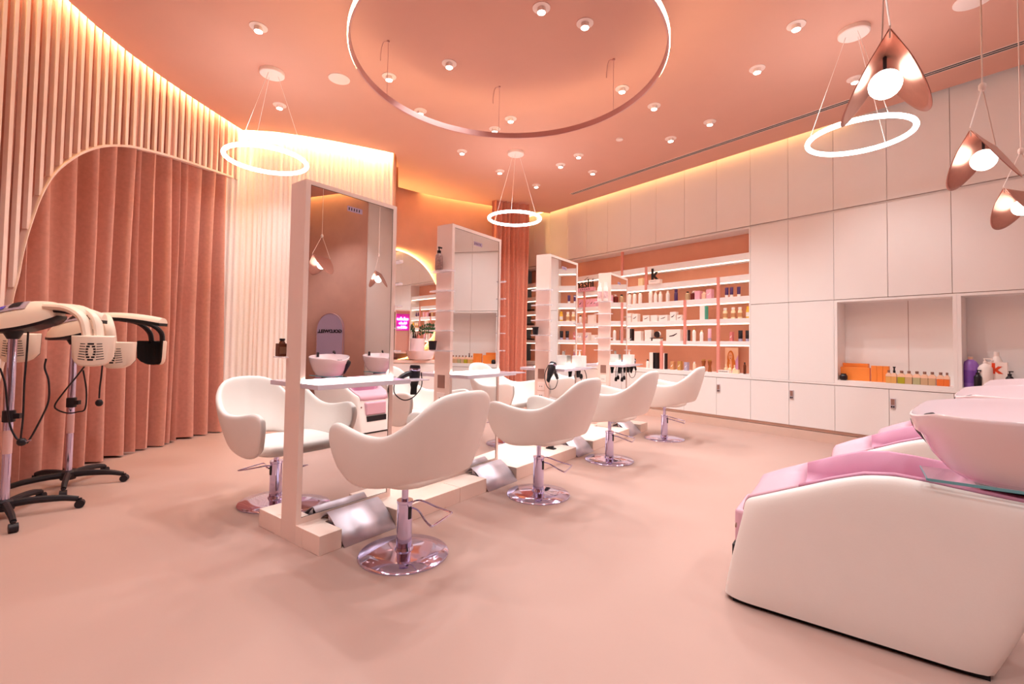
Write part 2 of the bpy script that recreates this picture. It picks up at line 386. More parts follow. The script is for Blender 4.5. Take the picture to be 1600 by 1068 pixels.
arch = [p for p in (on_screen(*q) for q in ARCH_PX) if p]
arch = [Vector((arch[0].x + .06, arch[0].y - .32, .0)), Vector((arch[0].x + .02, arch[0].y - .15, .5))] + arch
arch_c = crv(arch, 5)
atab = sorted([(p.y, p.z) for p in arch_c])
y_first = atab[0][0]
slats = along(slat_line, 45)
for q, tt in slats:
    z0 = interp(atab, q.y) if q.y > y_first else 0
    b = MB(); w, d = .0165, .036
    n = Vector((-tt.y, tt.x))
    P4 = [q + tt * w - n * d * .5, q + tt * w + n * d * .5, q - tt * w + n * d * .5, q - tt * w - n * d * .5]
    b.prism([(p.x, p.y) for p in P4][::-1], z0, CEIL + .25)
    o = obj('slat', b, M_slat, scr, smooth=False)
b = MB(); 
nrm = Vector((1, 0, 0))
rows = [[p + Vector((-.035, 0, -.012)) for p in arch_c], [p + Vector((.035, 0, -.012)) for p in arch_c], [p + Vector((.035, 0, .012)) for p in arch_c], [p + Vector((-.035, 0, .012)) for p in arch_c]]
b.grid(rows + [rows[0]]); obj('arch_trim', b, M_slat, scr)
def drape(name, label, pts, n, amp, z0, z1, m, cat='curtain', seed=1, var=.5, res=8, th=0.0, group=None):
    rnd = random.Random(seed); base = along(pts, n * res + 1)
    base0 = base; wid = [rnd.uniform(1 - var, 1 + var) for _ in range(n)]; tot = sum(wid); cum = [0]
    for q in wid: cum.append(cum[-1] + q / tot)
    fine = along(pts, 801); base = [fine[min(800, round(800 * (cum[i // res] + (cum[min(n, i // res + 1)] - cum[i // res]) * (i % res) / res)))] for i in range(n * res + 1)]
    am = [rnd.uniform(1 - var, 1 + var * .6) for _ in range(n + 1)]
    rows = []
    for lv in range(7):
        f = lv / 6; row = []
        for i, (q, tt) in enumerate(base):
            k = i // res; u = (i % res) / res
            a = am[min(k, n)] * (1 - u) + am[min(k + 1, n)] * u
            sgn = math.sin(2 * PI * u) ; sgn = math.copysign(abs(sgn) ** .7, sgn) * (1 if sgn > 0 else 1.15)
            off = amp * a * sgn * (.85 + .25 * f) + .25 * amp * math.sin(i * .37 + seed + lv * .25)
            nn = Vector((-tt.y, tt.x)); p = q + nn * off + tt * (.25 * amp * math.sin(lv * .9 + k))
            row.append((p.x, p.y, z1 + (z0 - z1) * f + (.006 * math.sin(i * .5) if lv == 6 else 0)))
        rows.append(row)
    b = MB(); b.grid(rows); o = obj(name, b, m, None, ang=80); return tag(o, label, cat, group)
drape('brown_curtain', 'heavy brown floor-length curtain hanging behind the slat screen', [(-3.76, 1.2), (-4.0, 2.6), (-4.14, 3.7), (-4.18, 4.5), (-4.18, 5.2), (-4.11, 5.8), (-4.01, 6.33)], 29, .082, .02, 4.5, M_curt, seed=3, var=.55, res=10)
drape('ivory_curtain', 'ivory pleated curtain under the bright cove behind the nearest mirror pier', [(-4.06, 6.36), (-3.83, 6.56), (-3.42, 6.62), (-3.03, 6.76), (-2.65, 6.93), (-2.24, 7.14), (-1.93, 7.31)], 36, .014, .015, 4.5, M_sheer, seed=5, var=.25)
drape('rust_curtain', 'tall rust curtain hanging beside the white cabinets at the back', [tuple(at_y(766, 500, 9.45).xy), tuple(at_y(796, 500, 9.62).xy), tuple(at_y(824, 500, 9.75).xy)], 8, .05, .02, 4.5, M_curt2, seed=8, var=.3)

# ================================================================== CEILING FITTINGS
LIGHTS = [((404, 44), 'white recessed downlight nearest the top left, left of the big ring'),
 ((846, 14), 'large white downlight at the top edge inside the big ring, left of its pair'), ((914, 38), 'white downlight inside the big ring, right of its pair'),
 ((702, 101), 'white downlight inside the big ring at its left middle'), ((608, 121), 'white downlight beside the left hanging wire of the big ring'),
 ((657, 175), 'white downlight just above the lower left rim of the big ring'), ((798, 187), 'right one of two close downlights at the far rim of the big ring'),
 ((773, 203), 'left one of two close downlights at the far rim of the big ring'), ((972, 140), 'white downlight near the right hanging wire of the big ring'),
 ((1022, 167), 'white downlight just outside the right rim of the big ring'), ((1109, 192), 'white downlight close to the linear vent, middle of the right ceiling'),
 ((1048, 218), 'white downlight left of the linear vent beyond the big ring'), ((722, 238), 'white downlight beyond the ring, in front of the ivory curtain end'),
 ((904, 244), 'small downlight right of the round canopy beyond the big ring'), ((876, 259), 'small downlight in the trio beyond the ring, lower left one'),
 ((926, 270), 'small downlight in the trio beyond the ring, nearest the vent end'), ((781, 269), 'small downlight above the far ring pendant, on its left'),
 ((838, 291), 'farthest small downlight, right above the far ring pendant'), ((1183, 109), 'white downlight between the big ring and the right ring canopy'),
 ((1244, 41), 'white downlight at the upper right, left of the round canopy'), ((437, 166), 'white downlight above the left ring pendant'),
 ((1336, 125), 'white downlight beside the left copper pendant leaf')]
proto = None
for (px, lab) in LIGHTS:
    p = at_z(px[0], px[1] - 2, CEIL)
    if proto is None:
        t = thing('downlight', lab, 'downlight', p)
        b = MB(); b.lathe([(.078, -.006), (.078, 0), (.052, 0), (.052, -.006), (.078, -.006)], 24); obj('trim_ring', b, M_metalw, t)
        b = MB(); b.lathe([(.052, -.004), (.052, -.001), (1e-7, -.001)], 20); obj('recess', b, M_black, t)
        b = MB(); b.lathe([(1e-7, -.002), (.036, -.002), (.038, -.045), (.034, -.045), (.034, -.040), (1e-7, -.040)], 20); obj('lamp_head', b, M_metalw, t)
        b = MB(); b.lathe([(.0335, -.041), (.0335, -.048), (1e-7, -.050)], 20); obj('lamp_lens', b, M_lamp, t)
        proto = t
    else: dup(proto, p, 0, lab)
    spot(p + Vector((0, 0, -.07)), SPOT_W)
for p in ((-2.4, 1.0), (-2.6, 2.6), (-1.0, .4), (.6, .2), (2.2, .2), (-.8, 2.3), (1.2, 2.2), (-2, -1.5), (0.2, -1.5), (2.2, -1.2), (3.4, 1.6), (4.4, 2.3), (4.7, .6)):   # unseen rest of the downlights; final pair added to brighten the terracotta wall
    q = Vector((p[0], p[1], CEIL)); dup(proto, q, 0, 'unseen white recessed downlight, added outside the picture', 'unseen downlights outside the picture'); spot(q + Vector((0, 0, -.07)), SPOT_W * 1.1)
# round ceiling discs
def disc(name, lab, cat, px, r, h, m=M_metalw, slots=False):
    p = at_z(px[0], px[1], CEIL - h); p.z = CEIL
    b = MB(); b.lathe([(r, 0), (r, -h * .8), (r - .008, -h), (1e-7, -h)], 36); o = obj(name, b, m); o.location = p; tag(o, lab, cat)
    return p
disc('ceiling_speaker', 'flat white round speaker left of the big ring', 'speaker', (530, 124), .115, .008)
disc('ceiling_speaker', 'flat white round speaker cut by the top right edge', 'speaker', (1521, 1), .13, .008)
disc('smoke_detector', 'small white round detector right of the big ring', 'detector', (968, 219), .05, .02)
# linear slot vent
va, vb = at_z(893, 303, CEIL), at_z(1640, 52, CEIL)
L = (vb - va).length; t = thing('slot_vent', 'long double-slot linear air vent crossing the ceiling on the right', 'vent', (va + vb) / 2, math.atan2((vb - va).y, (vb - va).x))
b = MB(); b.box(-L / 2, L / 2, -.045, -.038, -.006, 0); b.box(-L / 2, L / 2, .038, .045, -.006, 0); b.box(-L / 2, L / 2, -.004, .004, -.006, 0); obj('vent_frame', b, M_metalw, t, smooth=False)
b = MB(); b.box(-L / 2, L / 2, -.038, -.004, -.003, -.001); b.box(-L / 2, L / 2, .004, .038, -.003, -.001); obj('slot', b, M_black, t, smooth=False)
# small ring pendants
def ring_pendant(lab, px_can, px_ring, R, z):
    pc = at_z(px_can[0], px_can[1], CEIL - .05); pr = at_z(px_ring[0], px_ring[1], z)
    t = thing('ring_pendant', lab, 'pendant lamp', pr)
    b = MB(); b.tube([(R * math.cos(2 * PI * k / 64), R * math.sin(2 * PI * k / 64), 0) for k in range(64)], .021, 10, closed=True); obj('ring_tube', b, M_ring, t)
    d = pc - pr
    b = MB(); b.lathe([(.125, CEIL - pr.z), (.125, CEIL - pr.z - .035), (.117, CEIL - pr.z - .042), (1e-7, CEIL - pr.z - .042)], 36, (d.x, d.y, 0)); obj('canopy', b, M_metalw, t)
    for k in range(3):
        a = 2 * PI * k / 3 + .4
        b = MB(); b.tube([(R * math.cos(a), R * math.sin(a), .018), (d.x + .06 * math.cos(a), d.y + .06 * math.sin(a), CEIL - pr.z - .04)], .0025, 5); obj('wire', b, M_cord, t)
    l = bpy.data.lights.new('ring_glow', 'POINT'); l.energy = 14; l.color = (1, .9, .8); l.shadow_soft_size = R * .8
    return pr
RZ_ = 3.2
ring_pendant('glowing ring pendant on the left, in front of the slat screen end', (425, 119), (416.5, 250), .40, RZ_)
ring_pendant('glowing ring pendant far back, in front of the rust curtain', (806, 243), (804, 341.5), .40, RZ_)
ring_pendant('glowing ring pendant on the right, in front of the upper cabinets', (1334, 56), (1342, 213.5), .40, RZ_)
# big ring
zb = 3.63
pts = [at_z(*q, zb) for q in ((535, 60), (1037, 75), (805, 213), (545, 0), (1023, 0), (640, 165), (960, 182), (570, 118), (1010, 130), (720, 202), (890, 207))]
# least squares circle
import numpy as np
Am = np.array([[p.x, p.y, 1] for p in pts]); bv = np.array([-(p.x ** 2 + p.y ** 2) for p in pts]); sol = np.linalg.lstsq(Am, bv, rcond=None)[0]
bx, by = -sol[0] / 2, -sol[1] / 2; RB = math.sqrt(bx * bx + by * by - sol[2])
t = thing('ring_chandelier', 'huge thin light ring hung on wires, filling the top of the picture', 'pendant lamp', (bx, by, zb))
N = 128; cs = [(math.cos(2 * PI * k / N), math.sin(2 * PI * k / N)) for k in range(N)]
b = MB(); b.grid([[(r * c, r * s, z) for c, s in cs] for r, z in ((RB + .004, -.03), (RB - .012, -.03), (RB - .012, .03), (RB + .004, .03), (RB + .004, -.03))], closed=True); obj('ring_channel', b, M_ringm, t)
b = MB(); b.grid([[(r * c, r * s, z) for c, s in cs] for r, z in ((RB + .004, -.022), (RB + .010, -.020), (RB + .010, .020), (RB + .004, .022))], closed=True); obj('ring_diffuser', b, M_big, t)
for (cx_, cy_), loop in (((606, 64), 1), ((781, 131), 1), ((955, 90), 1), ((470, -150), 0), ((1090, -150), 0)):
    p = at_z(cx_, cy_, CEIL) - Vector((bx, by, zb)); r = math.hypot(p.x, p.y); e = Vector((p.x / r * (RB - .004), p.y / r * (RB - .004), .03))
    b = MB(); b.tube([e, (e.x, e.y, CEIL - zb)], .0022, 5)
    if loop: b.tube(crv([(e.x, e.y, CEIL - zb - .01), (e.x - .05, e.y, CEIL - zb - .02), (e.x - .07, e.y, CEIL - zb - .12), (e.x - .072, e.y, CEIL - zb - .2)], 4), .003, 5)
    b.lathe([(.012, 0), (.012, -.015), (1e-7, -.015)], 10, (e.x, e.y, CEIL - zb)); obj('hanging_wire', b, M_ringm, t)
# copper leaf pendants
def leaf_pendant(lab, pos, yaw, wing=((30, 1), (28, 1)), RL=.20, WL=.30, drop=.122):
    t = thing('copper_pendant', lab, 'pendant lamp', pos, yaw)      # origin at the globe; the fold of the disc runs along local Y
    rows = []
    for i in range(25):                                              # across the fold: left wing -> right wing
        u = -1 + 2 * i / 24; row = []
        (ang, sc) = wing[0] if u < 0 else wing[1]
        for k in range(25):
            y = -RL + 2 * RL * k / 24; reach = WL * sc * math.sqrt(max(0, 1 - (y / RL) ** 2)) + .004
            d = abs(u) * reach; a = math.radians(ang); rr = .03
            h = d * math.sin(a) if d > rr else d * (math.sin(a) + (1 - math.sin(a)) * (1 - d / rr) * .5)
            x = math.copysign(h, u); z = drop - (d * math.cos(a)) * (d / (d + .012))
            row.append((x, y, z))
        rows.append(row)
    b = MB(); b.grid(rows); sh = obj('shade', b, M_copper, t, solid=.003, soff=0, ang=60); sh['label'] = 'folded brushed copper leaf shade'
    b = MB(); b.sphere((0, 0, 0), .058, 24); obj('globe', b, M_globe, t)
    zc = CEIL - pos.z; zj = drop + .30
    b = MB(); b.tube([(0, 0, .05), (0, 0, drop - .005)], .007, 8); obj('lamp_stem', b, M_black, t)
    for sg in (-1, 1):
        b = MB(); b.tube([(0, sg * (RL - .012), drop - .03), (0, sg * (RL + .002), drop + .01), (0, 0, zj)], .0032, 6); obj('cord_strand', b, M_cord, t)
    b = MB(); b.tube([(0, 0, zj), (0, 0, zc)], .0038, 6); obj('cord', b, M_cord, t)
    b = MB(); b.lathe([(.012, -.022), (.017, -.008), (.017, .012), (.010, .022)], 12, (0, 0, zj)); obj('cord_joint', b, M_cord, t)
    b = MB(); b.lathe([(.075, 0), (.075, -.03), (1e-7, -.03)], 24, (0, 0, zc)); obj('canopy', b, M_metalw, t)
    return t
leaf_pendant('largest copper leaf pendant with white globe, nearest at upper right', at_y(1383, 132, 1.9), -.60)
leaf_pendant('middle copper leaf pendant seen half side-on, right of the right ring', at_y(1537, 250, 2.6), -1.05)
leaf_pendant('lowest copper leaf pendant at the right edge, showing its back', at_y(1597, 324, 3.4), -1.3)

# ================================================================== MIRROR STATIONS
OF, OB = -2.776, -2.952; OM = (OF + OB) / 2; TH = OF - OB
STS = [1.901, 3.20, 4.765, 6.352]
WHICH = ['nearest', 'second', 'third', 'farthest']
ROT = [0, .045, .05, .062]           # piers turned slightly off the row so their reflections line up
def station(i, s):
    t = thing('mirror_station', f'{WHICH[i]} pink freestanding mirror pier of the row' + ['', ' with five glass shelves on its left end', ' with dark-edged glass shelves', ' with two white spray cans on its end'][i], 'mirror station', RF(s, OM), thR + ROT[i])
    w = .36
    b = MB(); b.box(-w, w, -TH / 2 + .006, TH / 2 - .006, .0, 2.27)
    for sg in (-1, 1):
        y0, y1 = sorted((sg * (TH / 2 - .006), sg * TH / 2))
        b.box(-w, -w + .033, y0, y1, 0, 2.27); b.box(w - .033, w, y0, y1, 0, 2.27); b.box(-w + .033, w - .033, y0, y1, 2.243, 2.27); b.box(-w + .033, w - .033, y0, y1, 0, .15)
    obj('frame', b, M_pier, t, smooth=False)
    for sg in (-1, 1):
        b = MB(); y = sg * (TH / 2 - .0045); b.box(-w + .036, w - .036, min(y, y - sg * .0015), max(y, y - sg * .0015), .153, 2.24); obj('mirror_glass', b, M_mirror, t, smooth=False)
        b = MB(); y = sg * (TH / 2 - .0058); b.box(-w + .033, w - .033, min(y, y - sg * .0004), max(y, y - sg * .0004), .15, 2.243); obj('mirror_joint', b, M_blackm, t, smooth=False)
        # lit ledge
        y0 = sg * TH / 2; y1 = sg * (TH / 2 + .20)
        b = MB(); b.box(-w, w, min(y0, y1), max(y0, y1), .955, .985); lg = obj('ledge', b, M_acryl, t, bev=.003, smooth=False); lg['label'] = 'lilac acrylic ledge'
        b = MB(); b.box(-w + .01, w - .01, min(y0, y0 + sg * .012), max(y0, y0 + sg * .012), .986, 1.004); obj('light_strip', b, M_led, t, smooth=False)
        b = MB(); b.box(w, w + .20, min(y0 + sg * .03, y1 - sg * .02), max(y0 + sg * .03, y1 - sg * .02), .965, .975); obj('dryer_holder', b, M_acryl, t, bev=.003, smooth=False)
        b = MB(); b.box(-.06, .06, min(sg * (TH / 2 - .0046), sg * (TH / 2 - .0036)), max(sg * (TH / 2 - .0046), sg * (TH / 2 - .0036)), 2.14, 2.175); pt = obj('name_plate', b, M_lil, t, smooth=False)
        b = MB()
        for k in range(5): b.box(-.05 + k * .02, -.042 + k * .02, min(sg * (TH / 2 - .0038), sg * (TH / 2 - .0033)), max(sg * (TH / 2 - .0038), sg * (TH / 2 - .0033)), 2.148, 2.167)
        obj('plate_print', b, M_text, pt, smooth=False)
    for sg in (-1, 1):
        if i == 0 and sg == -1: continue
        for z in (1.86, 1.69, 1.52, 1.352, 1.183):
            b = MB(); x0 = sg * w; poly = [(x0, -.13), (x0 + sg * .03, -.135), (x0 + sg * .07, -.09), (x0 + sg * .085, 0), (x0 + sg * .07, .09), (x0 + sg * .03, .135), (x0, .13)]
            if sg < 0: poly = poly[::-1]
            b.prism(poly, z - .005, z + .005); obj('glass_shelf', b, M_glass, t, smooth=False)
    if i:
        b = MB(); b.box(-w - .004, -w + .001, -.035, .045, .865, .975); k = obj('steel_vent', b, M_dark, t, smooth=False); k['label'] = 'brown recessed outlet box'
        for q in range(2):
            b = MB(); b.box(-w - .006, -w + .001, -.04, .05, .735 - q * .1, .825 - q * .1); k = obj('socket', b, M_metalw, t, bev=.003, smooth=False)
            b = MB(); b.box(-w - .0075, -w - .0055, -.012, -.004, .775 - q * .1, .785 - q * .1); b.box(-w - .0075, -w - .0055, .012, .02, .775 - q * .1, .785 - q * .1); obj('socket_hole', b, M_black, k, smooth=False)
    return t
for i, s in enumerate(STS): station(i, s)
# plinth under the row
t = thing('row_plinth', 'low pink plinth running under all four mirror piers', 'plinth', RF(0, 0), thR)
zt = .115; yF, yB = 2.513, 3.242; yM = 2.70; yN = 3.03
blocks = [(1.54, 1.69), (2.10, 2.735), (2.737, 3.06), (3.49, 4.62), (5.03, 6.13), (6.54, 6.82)]
for a, c in blocks:
    b = MB(); b.box(a, c - .002, yF, yM, 0, zt); obj('front_block', b, M_base, t, bev=.003, smooth=False)
    b = MB(); b.box(a, c - .002, yN, yB, 0, zt); obj('rear_block', b, M_base, t, bev=.003, smooth=False)
b = MB(); b.box(1.54, 2.5, yM, 2.7755, 0, zt - .001); b.box(1.54, 2.5, 2.9525, yN, 0, zt - .001); b.box(2.5, 6.82, yM, 2.75, 0, zt - .001); b.box(2.5, 6.82, 2.978, yN, 0, zt - .001)
for a, c in ((2.263, 2.825), (3.575, 4.39), (5.14, 5.975), (6.725, 6.82)): b.box(a, c, 2.7755 if a < 2.5 else 2.75, 2.9525 if a < 2.5 else 2.978, 0, zt - .001)
obj('core', b, M_base, t, smooth=False)
def footrest(label, a, c, side):
    t = thing('footrest', label, 'footrest', RF((a + c) / 2, OM), thR)
    w = (c - a) / 2 - .004; sg = -1 if side > 0 else 1
    yy = lambda o: sg * abs(o - OM)
    prof = [(-2.495, .002), (-2.56, .075), (-2.64, .138), (-2.695, .168), (-2.71, .166), (-2.765, .118)]
    rows = [[(x, yy(o), z) for x in (-w, w)] for o, z in prof]
    b = MB(); b.grid(rows); obj('bent_plate', b, M_brush, t, solid=.003, ang=30)
    b = MB(); b.prof([(yy(-2.52), .004), (yy(-2.69), .155), (yy(-2.69), .004)], w - .012, w - .008, 'x'); b.prof([(yy(-2.52), .004), (yy(-2.69), .155), (yy(-2.69), .004)], -w + .008, -w + .012, 'x'); obj('support_rib', b, M_brush, t, smooth=False)
fr = [(1.695, 2.095), (3.065, 3.485), (4.625, 5.025), (6.135, 6.535)]
for i, (a, c) in enumerate(fr):
    footrest(f'bent steel footrest at the foot of the {WHICH[i]} mirror pier, on the near side', a, c, 1)
for i, (a, c) in enumerate(fr[:3]):
    footrest(f'bent steel footrest behind the {WHICH[i]} mirror pier, on the far side', a, c, -1)

# ================================================================== SALON CHAIRS
WRAP = [(-.505, 0, 1.0, -.37, 0, .53), (-.487, .10, .996, -.36, .09, .529), (-.452, .20, .966, -.33, .17, .524), (-.385, .265, .885, -.27, .215, .508), (-.28, .295, .802, -.19, .24, .485), (-.17, .305, .755, -.10, .255, .462), (-.04, .307, .748, .0, .262, .446), (.08, .307, .762, .07, .262, .44), (.17, .304, .779, .13, .262, .445), (.24, .299, .785, .18, .26, .46), (.288, .293, .772, .222, .259, .484), (.314, .287, .748, .26, .262, .515)]
def make_chair(label, loc, rz, drop=0):
    t = thing('salon_chair', label, 'chair', loc, rz)               # local +X = sitter's forward
    tp = crv([q[:3] for q in WRAP], 2); bt = crv([q[3:] for q in WRAP], 2); rows = []
    for lv in range(7):
        v = lv / 6; row = []
        for sg in (-1, 1):
            seq = list(zip(tp, bt)); seq = seq[::-1] if sg < 0 else seq[1:]
            for a_, b_ in seq:
                p = b_.lerp(a_, v); p.x += .03 * math.sin(PI * v) * max(0, (p.x - .16) / .13) ** 1.5 if p.x > .16 else 0; g = 1 + .035 * math.sin(PI * v); row.append((p.x * (1 + .04 * math.sin(PI * v) * (p.x < 0)), sg * p.y * g, p.z - drop))
        rows.append(row)
    b = MB(); b.grid(rows); obj('seat_shell', b, M_leather, t, solid=.045, soff=0, sub=2, ang=180)
    b = MB(); rows = []
    for r, z in ((.0, .452), (.85, .452), (.97, .46), (1.0, .485), (.985, .52), (.92, .54), (.6, .545), (.0, .542)):
        rows.append([(.015 + .28 * max(r, .001) * math.copysign(abs(math.cos(2 * PI * k / 32)) ** .5, math.cos(2 * PI * k / 32)), .242 * max(r, .001) * math.copysign(abs(math.sin(2 * PI * k / 32)) ** .5, math.sin(2 * PI * k / 32)), z - drop) for k in range(32)])
    b.grid(rows, closed=True); obj('seat_cushion', b, M_leather, t, sub=1, ang=180)
    b = MB(); b.lathe([(.26, .0), (.262, .008), (.255, .016), (.15, .026), (.055, .034), (.05, .05)], 48); obj('base_plate', b, M_chrome, t, ang=50)
    b = MB(); b.lathe([(.045, .035), (.043, .3), (.047, .303), (.047, .318), (.0, .318)], 28); c_ = obj('hydraulic_column', b, M_chrome, t)
    b = MB(); b.box(-.010, .010, -.0475, -.043, .215, .285); b.box(-.0475, -.043, -.010, .010, .215, .285); obj('pedal_slot', b, M_black, c_, smooth=False)
    b = MB(); b.lathe([(.019, .318), (.019, .44 - drop), (.055, .432 - drop)], 20); obj('piston', b, M_chrome, t)
    b = MB()
    loop2 = crv([(.0, -.043, .285), (-.005, -.085, .292), (-.03, -.12, .285), (-.12, -.145, .262), (-.20, -.172, .245), (-.225, -.155, .243), (-.275, .03, .243), (-.262, .045, .245), (-.20, .025, .252), (-.08, -.035, .262), (-.02, -.045, .262)], 4)
    b.tube(loop2, .0055, 8); obj('pump_pedal', b, M_chrome, t)
    return t
rF = math.atan2(-nR.y, -nR.x); rB = math.atan2(nR.y, nR.x)
def at_floor(x, y): 
    p = at_z(x, y, 0.012); return Vector((p.x, p.y, 0))
make_chair('nearest white bucket salon chair, seen from behind in front of the first mirror', at_floor(631, 862), rF)
make_chair('second white bucket salon chair from the front of the row, before the second mirror', at_floor(841, 770), rF)
make_chair('third white bucket salon chair from the front, before the third mirror', at_floor(952, 717), rF)
make_chair('farthest white bucket salon chair, in front of the base cabinets', at_floor(1038, 683.5), rF)
make_chair('white bucket salon chair left of the nearest mirror pier, facing the viewer', at_floor(430, 781), rB + .06, .05)
make_chair('white bucket salon chair behind the row, half hidden between first and second piers', RF(3.2, -3.62), rB)
make_chair('white bucket salon chair behind the row, visible just right of the second pier', RF(4.765, -3.60), rB)

# ================================================================== WASH UNITS
def make_wash(label, loc, rz):
    t = thing('wash_unit', label, 'wash unit', loc, rz)             # local x = along row, local y = -o (front of unit at +y)
    TOP = [(-.462, .44), (-.45, .485), (-.435, .51), (-.339, .556), (-.186, .624), (-.09, .667), (.022, .708), (.127, .722), (.226, .716), (.319, .706), (.488, .69), (.70, .68)]
    DEP = [(-.45, 0), (-.30, .004), (-.23, .05), (-.1, .19), (.1, .25), (.25, .24), (.345, .13), (.39, .012), (.42, 0), (.75, 0)]
    st = [-.462, -.45, -.435, -.40, -.339, -.28, -.22, -.15, -.09, -.03, .022, .08, .127, .18, .226, .27, .319, .36, .40, .488, .58, .66, .70]
    W = .31
    def bo(o):                                                       # bottom position under a top station
        u = (o + .462) / (.70 + .462); return -.545 + u * (.43 + .545)
    shell, pad, cush = [], [], []
    for o in st:
        zt = interp(TOP, o); ob = bo(o); u = (o + .462) / 1.162
        ef = 1 - .16 * max(0, 1 - u / .10) ** 2 - .12 * max(0, (u - .9) / .1) ** 2
        w = W * ef
        L_ = [(w * .955, ob, .022), (w * .99, ob + .0 + (o - ob) * .12, .10), (w * 1.0, ob + (o - ob) * .5, .035 + (zt - .035) * .5), (w * .995, ob + (o - ob) * .85, zt - .085), (w * .97, o, zt - .028), (w * .93, o, zt - .006), (w * .875, o, zt)]
        row = [(-x, -y, z) for x, y, z in L_] + [(x, -y, z) for x, y, z in reversed(L_)]
        shell.append(row)
        d = interp(DEP, o); wi = w * .87
        cush.append([(-wi, -o, zt + .001), (-wi * .96, -o, zt + .012), (-wi * .88, -o, zt + .008), (-wi * .80, -o, zt - d * .45), (-wi * .72, -o, zt - d * .85), (-wi * .5, -o, zt - d), (0, -o, zt - d), (wi * .5, -o, zt - d), (wi * .72, -o, zt - d * .85), (wi * .80, -o, zt - d * .45), (wi * .88, -o, zt + .008), (wi * .96, -o, zt + .012), (wi, -o, zt + .001)])
    b = MB(); b.grid([r_[:7] for r_ in shell]); b.grid([r_[7:] for r_ in shell]); n = len(shell[0]); o0 = len(b.v); b.v += list(shell[0]) + list(shell[-1])
    b.f += [(o0 + k, o0 + k + 1, o0 + n - 2 - k, o0 + n - 1 - k) for k in range(n // 2 - 1)] + [(o0 + n + k, o0 + n + k + 1, o0 + 2 * n - 2 - k, o0 + 2 * n - 1 - k) for k in range(n // 2 - 1)]; b.mi += [0] * (n - 2)
    obj('body_shell', b, M_leather, t, ang=55, sub=1)
    k = 7
    b = MB(); b.grid(cush[0:k]); q = obj('foot_pad', b, M_pinkp, t, ang=80, solid=.01, soff=-1); q['label'] = 'pale pink front pad'
    b = MB(); b.grid(cush[k - 1:]); q = obj('seat_cushion', b, M_pinkv, t, ang=80, solid=.01, soff=-1); q['label'] = 'mauve pink seat lining'
    b = MB(); b.box(-.27, .27, -.40, .50, 0, .04); obj('base_skid', b, M_blackm, t, smooth=False)
    b = MB(); b.box(-.17, .17, .44, .512, .24, .42); q = obj('leg_rest', b, M_pinkp, t, bev=.02, bseg=3); q['label'] = 'pink quilted leg rest on the front'
    b = MB(); b.box(-.16, .16, .46, .525, .16, .235); obj('leg_rest_bracket', b, M_black, t, bev=.004, smooth=False)
    # basin
    co, zr = .535, 1.005; ra, rb = .345, .265
    PR = [(.40, .712, .02), (.52, .72, .015), (.66, .755, .01), (.80, .815, .005), (.90, .89, 0), (.965, .955, 0), (1.0, 1.003, 0), (1.005, 1.015, 0), (.985, 1.02, 0), (.95, 1.0, 0), (.86, .92, 0), (.7, .84, .005), (.45, .79, .01), (.12, .775, .02)]
    rows = []
    for f, z, sh in PR:
        row = []
        for q in range(40):
            a = 2 * PI * q / 40; x = rb * f * math.sin(a); y = ra * f * math.cos(a)
            zz = z
            if f > .9: zz += .018 * (-math.cos(a)) - (.03 * max(0, math.cos(a) - .82) / .18)   # lip dips at the neck
            if f > .9: zz += .022 * math.sin(a)
            row.append((x - .09, -(co - y), zz))
        rows.append(row)
    b = MB(); b.grid(rows, closed=True); b.f += [tuple(range(39, -1, -1)), tuple(13 * 40 + k for k in range(40))]; b.mi += [0, 0]
    bs = obj('basin', b, M_ceram, t, ang=60); bs['label'] = 'white glazed ceramic basin'
    b = MB(); b.tube(crv([(-.13, -.305, .952), (-.12, -.268, .962), (-.09, -.25, .958), (-.06, -.268, .962), (-.05, -.305, .952)], 4), [.008] * 4 + [.017] * 9 + [.008] * 4, 8, flat=1.2); b.tube(crv([(.035, -.240, .972), (.035, -.236, .945), (.032, -.248, .885), (.025, -.318, .765)], 4), [.008, .016, .026, .036, .04, .042, .04, .037, .032, .027, .022, .018, .012], 8, flat=.9); obj('neck_rest', b, M_black, bs)
    b = MB(); b.box(-.14, .14, -.66, -.40, .675, .715); obj('basin_foot', b, M_black, bs, bev=.01)
    b = MB(); b.tube(crv([(.17, -.80, .99), (.17, -.80, 1.06), (.13, -.76, 1.09), (.08, -.70, 1.075)], 5), .013, 8); b.lathe([(.02, 0), (.02, .07), (.012, .075)], 12, (-.1, -.83, 1.0)); obj('tap', b, M_black, bs)
    b = MB(); b.box(-.31, -.06, -.69, -.225, .730, .740); q = obj('glass_plate', b, M_pane, t, smooth=False); q['label'] = 'green-edged glass plate under the basin'
    b = MB(); b.box(-.314, -.3105, -.69, -.225, .7295, .7405); b.box(-.31, -.06, -.2245, -.221, .7295, .7405); obj('glass_edge', b, M_teal, q, smooth=False)
    b = MB(); b.lathe([(.012, 0), (.012, .004), (0, .004)], 12); q = obj('side_button', b, M_dark, t); q.location = (-.235, .49, .36); q.rotation_euler = (-PI / 2, 0, 0)
    return t
make_wash('nearest white hair wash unit with pink lining and ceramic basin, lower right', RF(2.5 + .31, 0), thR)
w1 = [o for o in COL.objects if o.name.startswith('wash_unit')][0]
dup(w1, RF(3.78 + .31, .305), thR, 'second white hair wash unit, right behind the nearest one')
dup(w1, RF(4.95 + .31, .61), thR, 'third white hair wash unit, farthest and mostly hidden')

